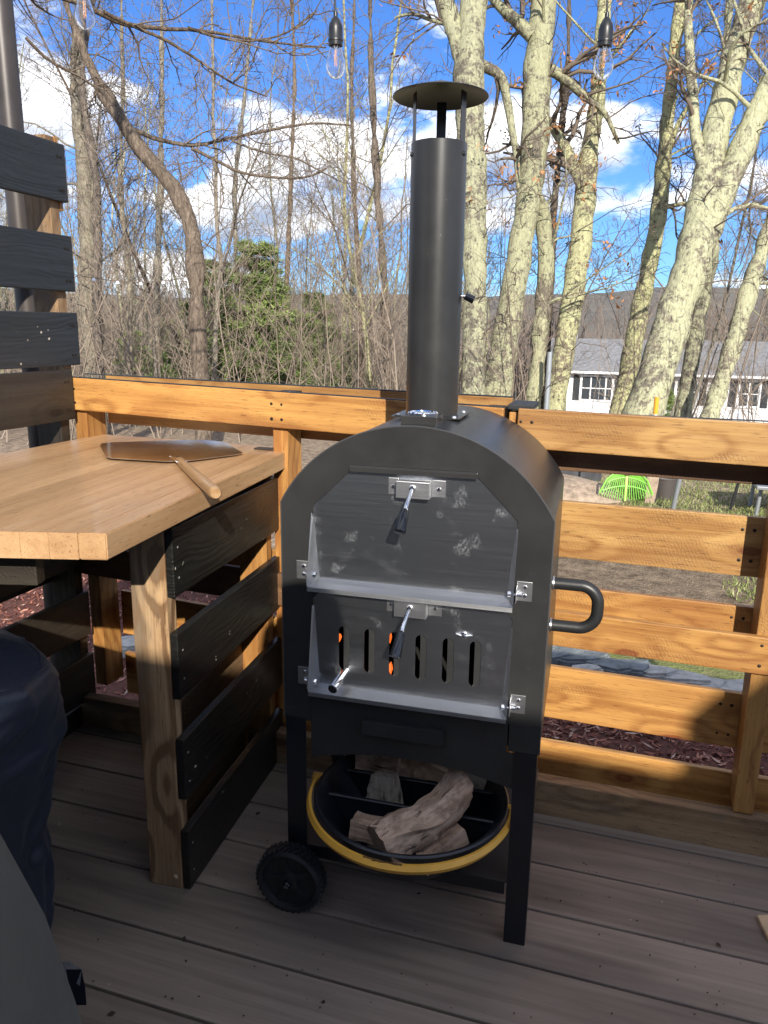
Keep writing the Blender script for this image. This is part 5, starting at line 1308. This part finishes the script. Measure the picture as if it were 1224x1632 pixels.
for i, ((x, y), s, m, lab) in enumerate(stones):
    p = on(x, y, -0.31); rock((p.x, p.y, -0.325), (s, s*0.62, 0.075), m, "edging_stone", lab, "stone", "stones edging the mulch bed", i, random.uniform(-0.4, 0.4))
p = on(905, 792); rock((p.x-0.2, p.y, -0.40), (0.75, 0.5, 0.24), simple("dug_soil", (0.33, 0.25, 0.18), 0.95, nscale=14, namp=0.4, bump=0.8, bdist=0.02), "dirt_mound", "low mound of light brown dirt behind the oven's shoulder", "dirt mound", None, 31, 0.2, False)
p = on(905, 768); rock((p.x, p.y+0.3, -0.26), (0.42, 0.3, 0.22), simple("dark_rock", (0.05, 0.05, 0.055), 0.8, nscale=9, namp=0.4, bump=0.5, bdist=0.02), "boulder", "dark boulder at the lawn edge above the dirt mound", "boulder", None, 32, 0.4)
p = on(890, 757); rock((p.x-0.1, p.y+0.6, -0.28), (0.2, 0.16, 0.13), SLL, "boulder", "pale rock beside the dark boulder", "rock", None, 33)
def rake():
    G = simple("lime_plastic", (0.20, 0.52, 0.06), 0.45, nscale=10, namp=0.15); Yp = simple("rake_handle_yellow", (0.62, 0.62, 0.20), 0.5)
    b = Vector(sight(996, 806, 7.2)); root = thing("leaf_rake", "lime green plastic leaf rake with a yellow handle standing in the yard", "rake", (b.x, b.y, gz(b.x, b.y)))
    z0 = 0.02; u = Vector((RC[0], RC[1], 0)).normalized(); up = Vector((0.03, 0.10, 1)).normalized(); B = frame4((0, 0, z0), u, -up.cross(u).normalized() if False else None, None)
    Mx = Matrix.Identity(4)
    nrm_ = u.cross(up)
    for i in range(3): Mx[i][0], Mx[i][1], Mx[i][2] = u[i], nrm_[i], up[i]
    M = loc4(0, 0, z0) @ Mx
    n = 22
    for k in range(n):
        f = (k/(n-1)-0.5)*2; a = f*0.95
        top = Vector((0.05*f, 0, 0.34)); bot = Vector((0.245*f, 0.0, 0.02+0.05*f*f+0.02))
        midp = top.lerp(bot, 0.5)+Vector((0.035*f, -0.02, 0.05*(1-abs(f))))
        link("tine", rings_mesh([top, midp, bot, bot+Vector((0, -0.03, -0.02))], [0.006, 0.005, 0.004, 0.003], 5), G, root, M)
    for h_, w in ((0.20, 0.36), (0.12, 0.44)):
        link("crossbar", rings_mesh([(w/2*f, -0.012, h_+0.05*(1-f*f)) for f in np.linspace(-1, 1, 12)], 0.006, 6), G, root, M)
    # outer rim and socket
    link("rim", rings_mesh([(0.05*s_, 0, 0.345) for s_ in (-1, 1)], 0.009, 6), G, root, M)
    for s_ in (-1, 1):
        link("rim", rings_mesh([(s_*0.02, 0, 0.36), (s_*0.10, 0, 0.31), (s_*0.19, 0, 0.23), (s_*0.25, 0, 0.10)], 0.009, 6), G, root, M)
    link("socket", rings_mesh([(0, 0, 0.28), (0, 0, 0.46)], [0.030, 0.018], 10), G, root, M)
    link("handle", rings_mesh([(0.0, -0.02, 0.03), (0.0, -0.02, 0.45), (0.01, -0.02, 0.72)], 0.013, 10), Yp, root, M)
rake()
def yard_bits():
    b = Vector(sight(1036, 806, 7.4)); z = gz(b.x, b.y)
    o = link("timber_stump", box_me(0.11, 0.10, 0.46, 0.008, 0.006, 1), simple("grey_timber", (0.36, 0.27, 0.20), 0.8, nscale=12, namp=0.35), None, loc4(b.x, b.y, z+0.20)); tag(o, "short weathered timber post right of the green rake", "post")
    b = Vector(sight(1056, 806, 7.6)); z = gz(b.x, b.y)
    o = link("dark_bucket", lathe_me([(0, 0), (0.10, 0), (0.125, 0.20), (0.132, 0.205), (0.13, 0.215), (0.118, 0.20), (0.095, 0.01), (0, 0.01)], 24), simple("bucket_brown", (0.07, 0.06, 0.055), 0.6), None, loc4(b.x, b.y, z)); tag(o, "dark bucket beside the timber post", "bucket")
    rock((b.x, b.y+0.25, z+0.12), (0.18, 0.14, 0.26), simple("black_bag", (0.012, 0.012, 0.013), 0.35), "bin_bag", "black bag slumped behind the dark bucket", "bag", None, 40)
    # patio table
    c = Vector(sight(1235, 800, 6.9)); z = gz(c.x, c.y); root = thing("patio_table", "grey metal patio table on the lawn, cut by the right edge", "patio table", (c.x, c.y, z))
    G = simple("table_grey_metal", (0.25, 0.26, 0.27), 0.4, 0.3); BK_ = simple("table_leg_black", (0.02, 0.02, 0.022), 0.4)
    top = sight(1190, 772, 6.8)[2]-z
    xb(root, "tabletop", G, (0.1, 0.05, top), (0.62, 0.7, 0.03), 0.006)
    for dx, dy, m in ((-0.14, -0.1, G), (0.3, -0.1, G), (-0.14, 0.3, G), (0.3, 0.3, G)):
        link("leg", rings_mesh([(dx, dy, top-0.01), (dx-0.02, dy-0.02, 0)], 0.018, 10), m, root)
    for px, w, m, dz, lab in ((1072, 0.022, G, 0.03, "leaning grey metal stake right of the bucket"), (1163, 0.014, BK_, 0.07, "thin black metal stake left of the patio table")):
        b = Vector(sight(px, 815, 7.0)); z = gz(b.x, b.y)
        o = link("metal_stake", rings_mesh([(0, 0, 0), (0.05+dz, 0, 0.75)], w, 10), m, None, loc4(b.x, b.y, z)); tag(o, lab, "stake")
    # tool handle with an orange grip standing beyond the rail
    b = Vector(sight(1042, 700, 7.8)); z = gz(b.x, b.y); t = Vector(sight(1047, 633, 7.8))
    root = thing("tool_handle", "tool handle with an orange yellow tip showing above the rail", "tool handle", (b.x, b.y, z))
    link("shaft", rings_mesh([(0, 0, 0), (t.x-b.x, t.y-b.y, t.z-z-0.16)], 0.016, 8), simple("shaft_white", (0.7, 0.7, 0.68), 0.5), root)
    link("grip", rings_mesh([(t.x-b.x, t.y-b.y, t.z-z-0.17), (t.x-b.x, t.y-b.y, t.z-z)], 0.024, 10), simple("grip_orange", (0.75, 0.36, 0.03), 0.4), root)
    b = Vector(sight(874, 600, 13)); z = gz(b.x, b.y)
    o = link("fence_post", rings_mesh([(0, 0, 0), (0, 0, 1.35)], 0.045, 10), simple("post_grey_blue", (0.34, 0.37, 0.40), 0.4, 0.3), None, loc4(b.x, b.y, z)); tag(o, "blue grey metal post among the trunks right of the chimney", "post")
    # distant garden string light
    a = Vector(sight(110, 436, 9.0)); c = Vector(sight(330, 436, 9.6)); root = thing("garden_string_light", "faint wire of tiny bulbs strung between trees at the left", "string light", a)
    P = []; 
    for k in range(13):
        t = k/12; p = a.lerp(c, t)-a; p.z -= 0.10*sin(pi*t); P.append(p)
    link("wire", rings_mesh(P, 0.005, 5), TWIG, root)
    for k in (2, 4, 6, 8, 10): link("small_bulb", lathe_me([(0, -0.05), (0.022, -0.035), (0.024, -0.02), (0.012, 0)], 10), simple("frosted_bulb", (0.85, 0.87, 0.9), 0.15), root, loc4(*P[k]))
yard_bits()

# ------------------------------------------------------------------ small things on the deck
def litter():
    r = np.random.default_rng(9); N = 520; x = r.uniform(-1.5, 0.9, N); y = r.uniform(0.55, 1.78, N)
    c = np.stack([x, y, np.full(N, 0.0022)], 1); a = r.uniform(0, 2*pi, N); s = r.uniform(0.0012, 0.0042, N)
    s[:34] = r.uniform(0.005, 0.010, 34)
    u = np.stack([np.cos(a), np.sin(a), r.uniform(-0.1, 0.25, N)], 1)*s[:, None]; v = np.stack([-np.sin(a), np.cos(a), r.uniform(-0.1, 0.3, N)], 1)*s[:, None]*0.55
    V = np.stack([c-u, c-v+np.array([0, 0, 0.001]), c+u*0.8+np.array([0, 0, 0.001]), c+v*1.2], 1).reshape(-1, 3)
    m, T, b = nmat("dry_debris"); g = T.add('ShaderNodeNewGeometry').outputs['Random Per Island']
    setb(T, b, col=T.ramp(g, [(0.0, (0.02, 0.013, 0.01)), (0.75, (0.05, 0.03, 0.02)), (0.85, (0.25, 0.2, 0.14)), (1.0, (0.4, 0.35, 0.28))]), rough=0.9)
    tag(link("deck_litter", arrays_mesh(V, np.arange(N*4).reshape(-1, 4), "deck_litter", False), m), kind='stuff')
    # wood offcut at the right edge
    p = on(1232, 1500, 0.0); q = on(1208, 1462, 0.0)
    me = prism_me([(0, 0), (0.075, -0.03), (0.085, 0.03), (0.02, 0.075), (-0.012, 0.062)], 0, 0.010, 0.001)
    o = link("wood_offcut", me, simple("pale_ply", (0.55, 0.40, 0.24), 0.6, nscale=20, namp=0.2), None, loc4(p.x-0.012, p.y-0.005, 0.001)); tag(o, "pale triangular wood offcut on the deck at the right edge", "wood offcut")
litter()

# ------------------------------------------------------------------ behind the viewer: the house that shades the deck, and the photographer
def home():
    Y = -2.62; root = thing("home_wall", "beige clapboard wall and eave of the house behind the deck", "house", (1.0, Y, -0.36))
    pm = loc4(1.0, Y, -0.36); SD = simple("beige_clapboard", (0.22, 0.21, 0.19), 0.7, nscale=4, namp=0.06)
    def part(nm, m, c, d, bev=0.003): return link(nm, box_me(d[0], d[1], d[2], bev), m, root, pm.inverted() @ loc4(*c))
    part("wall", SD, (1.0, Y-2.2, 1.05), (9.0, 4.0, 2.82))
    for k in range(20): part("siding_board", SD, (1.0, Y-0.19, -0.28+0.14*k), (9.0, 0.018, 0.135))
    part("eave", simple("white_fascia", (0.6, 0.6, 0.58), 0.6), (1.0, Y-2.0, 2.405), (9.4, 4.4, 0.12))
    part("gutter", simple("white_shade_strip", (0.6, 0.6, 0.58), 0.5), (-1.225, Y+0.21, 2.475), (5.95, 0.10, 0.10))  # added strip, its length and height shaped to raise part of the shade edge
    part("added_shade_block", simple("shade_block_grey", (0.18, 0.17, 0.16), 0.9), (4.05, Y+0.04, 2.63), (3.34, 0.30, 0.33))  # unseen block added to cast the raised shadow on the right-hand back boards
    part("door", simple("patio_door_glass", (0.05, 0.06, 0.07), 0.1), (0.6, Y-0.165, 1.02), (1.8, 0.05, 2.0))
home()
def person():
    root = thing("person", "person in a dark jacket standing and holding a phone out in both hands", "person", (0.21, -0.42, 0.0))
    V = [(0, 0, 0.90), (0, 0.0, 1.05), (0, 0, 1.22), (0, 0.01, 1.36), (0, 0.015, 1.43), (0, 0.03, 1.50),
         (0.16, 0, 1.34), (0.19, 0.10, 1.13), (-0.03, 0.28, 1.16), (-0.16, 0, 1.34), (-0.28, 0.10, 1.15), (-0.25, 0.28, 1.16),
         (0.09, 0, 0.84), (0.10, 0.02, 0.47), (0.10, 0, 0.08), (0.11, 0.14, 0.04), (-0.09, 0, 0.84), (-0.10, 0.02, 0.47), (-0.10, 0, 0.08), (-0.11, 0.14, 0.04)]
    E_ = [(0, 1), (1, 2), (2, 3), (3, 4), (4, 5), (3, 6), (6, 7), (7, 8), (3, 9), (9, 10), (10, 11), (0, 12), (12, 13), (13, 14), (14, 15), (0, 16), (16, 17), (17, 18), (18, 19)]
    Rr = [0.15, 0.135, 0.145, 0.12, 0.055, 0.055, 0.075, 0.05, 0.032, 0.075, 0.05, 0.032, 0.10, 0.07, 0.048, 0.04, 0.10, 0.07, 0.048, 0.04]
    me = bpy.data.meshes.new("body"); me.from_pydata(V, E_, []); o = link("body", me, None, root)
    sk = o.modifiers.new("skin", 'SKIN'); 
    for v, r in zip(me.skin_vertices[0].data, Rr): v.radius = (r, r*0.75 if r > 0.1 else r)
    me.skin_vertices[0].data[0].use_root = True
    o.modifiers.new("sub", 'SUBSURF').levels = 1; o.modifiers["sub"].render_levels = 1
    dg = bpy.context.evaluated_depsgraph_get(); m2 = bpy.data.meshes.new_from_object(o.evaluated_get(dg)); o.modifiers.clear(); o.data = m2
    m2.materials.clear(); m2.materials.append(simple("dark_jacket", (0.03, 0.035, 0.05), 0.8)); m2.shade_smooth()
    SK = simple("skin_tone", (0.45, 0.28, 0.20), 0.5)
    hd = link("head", lathe_me([(0, -0.02), (0.045, -0.01), (0.062, 0.03), (0.074, 0.09), (0.078, 0.14), (0.070, 0.19), (0.045, 0.22), (0, 0.232)], 24), SK, root, loc4(0, 0.035, 1.455) @ Matrix.Diagonal((1, 1.15, 0.95, 1)))
    link("hair", lathe_me([(0.082, 0.10), (0.086, 0.15), (0.078, 0.20), (0.05, 0.235), (0, 0.245)], 24), simple("hair_brown", (0.05, 0.03, 0.02), 0.7), hd, loc4(0, -0.012, 0))
    link("nose", lathe_me([(0, 0.03), (0.010, 0.01), (0.014, 0)], 8), SK, hd, loc4(0, 0.072, 0.095) @ Matrix.Rotation(-pi/2, 4, 'X'))
    for sx in (-1, 1):
        link("ear", lathe_me([(0, 0.008), (0.018, 0.004), (0.024, 0)], 10), SK, hd, loc4(sx*0.074, 0, 0.105) @ Matrix.Rotation(sx*pi/2, 4, 'Y'))
        link("eye", lathe_me([(0, 0.006), (0.010, 0.002), (0.012, 0)], 10), simple("eye_dark", (0.05, 0.03, 0.02), 0.2), hd, loc4(sx*0.028, 0.066, 0.125) @ Matrix.Rotation(-pi/2, 4, 'X'))
        hb = Vector((-0.035 if sx > 0 else -0.255, 0.28, 1.162))
        h = link("hand", rings_mesh([hb+Vector((0, -0.02, 0)), hb+Vector((-sx*0.005, 0.03, 0.01)), hb+Vector((-sx*0.012, 0.075, 0.02))], [0.022, 0.034, 0.028], 10, sq=0.6), SK, root)
        for k, l in enumerate((0.05, 0.06, 0.055, 0.045)):
            f0 = hb+Vector((-sx*0.012, 0.07, 0.038-0.018*k)); link("finger", rings_mesh([f0, f0+Vector((-sx*l*0.4, 0.012, 0)), f0+Vector((-sx*l, 0.0, 0.0))], [0.009, 0.008, 0.006], 8), SK, h)
        t0 = hb+Vector((-sx*0.006, 0.02, 0.03)); link("thumb", rings_mesh([t0, t0+Vector((-sx*0.03, 0.012, 0.02)), t0+Vector((-sx*0.045, 0.03, 0.02))], [0.010, 0.009, 0.007], 8), SK, h)
    root.scale = (1.10, 1.0, 0.985)
    ph = link("phone", box_me(0.150, 0.009, 0.074, 0.004), simple("phone_black", (0.01, 0.01, 0.012), 0.2), None, loc4(0.065, -0.06, 1.232)); tag(ph, "black phone held up by the person", "phone")
person()
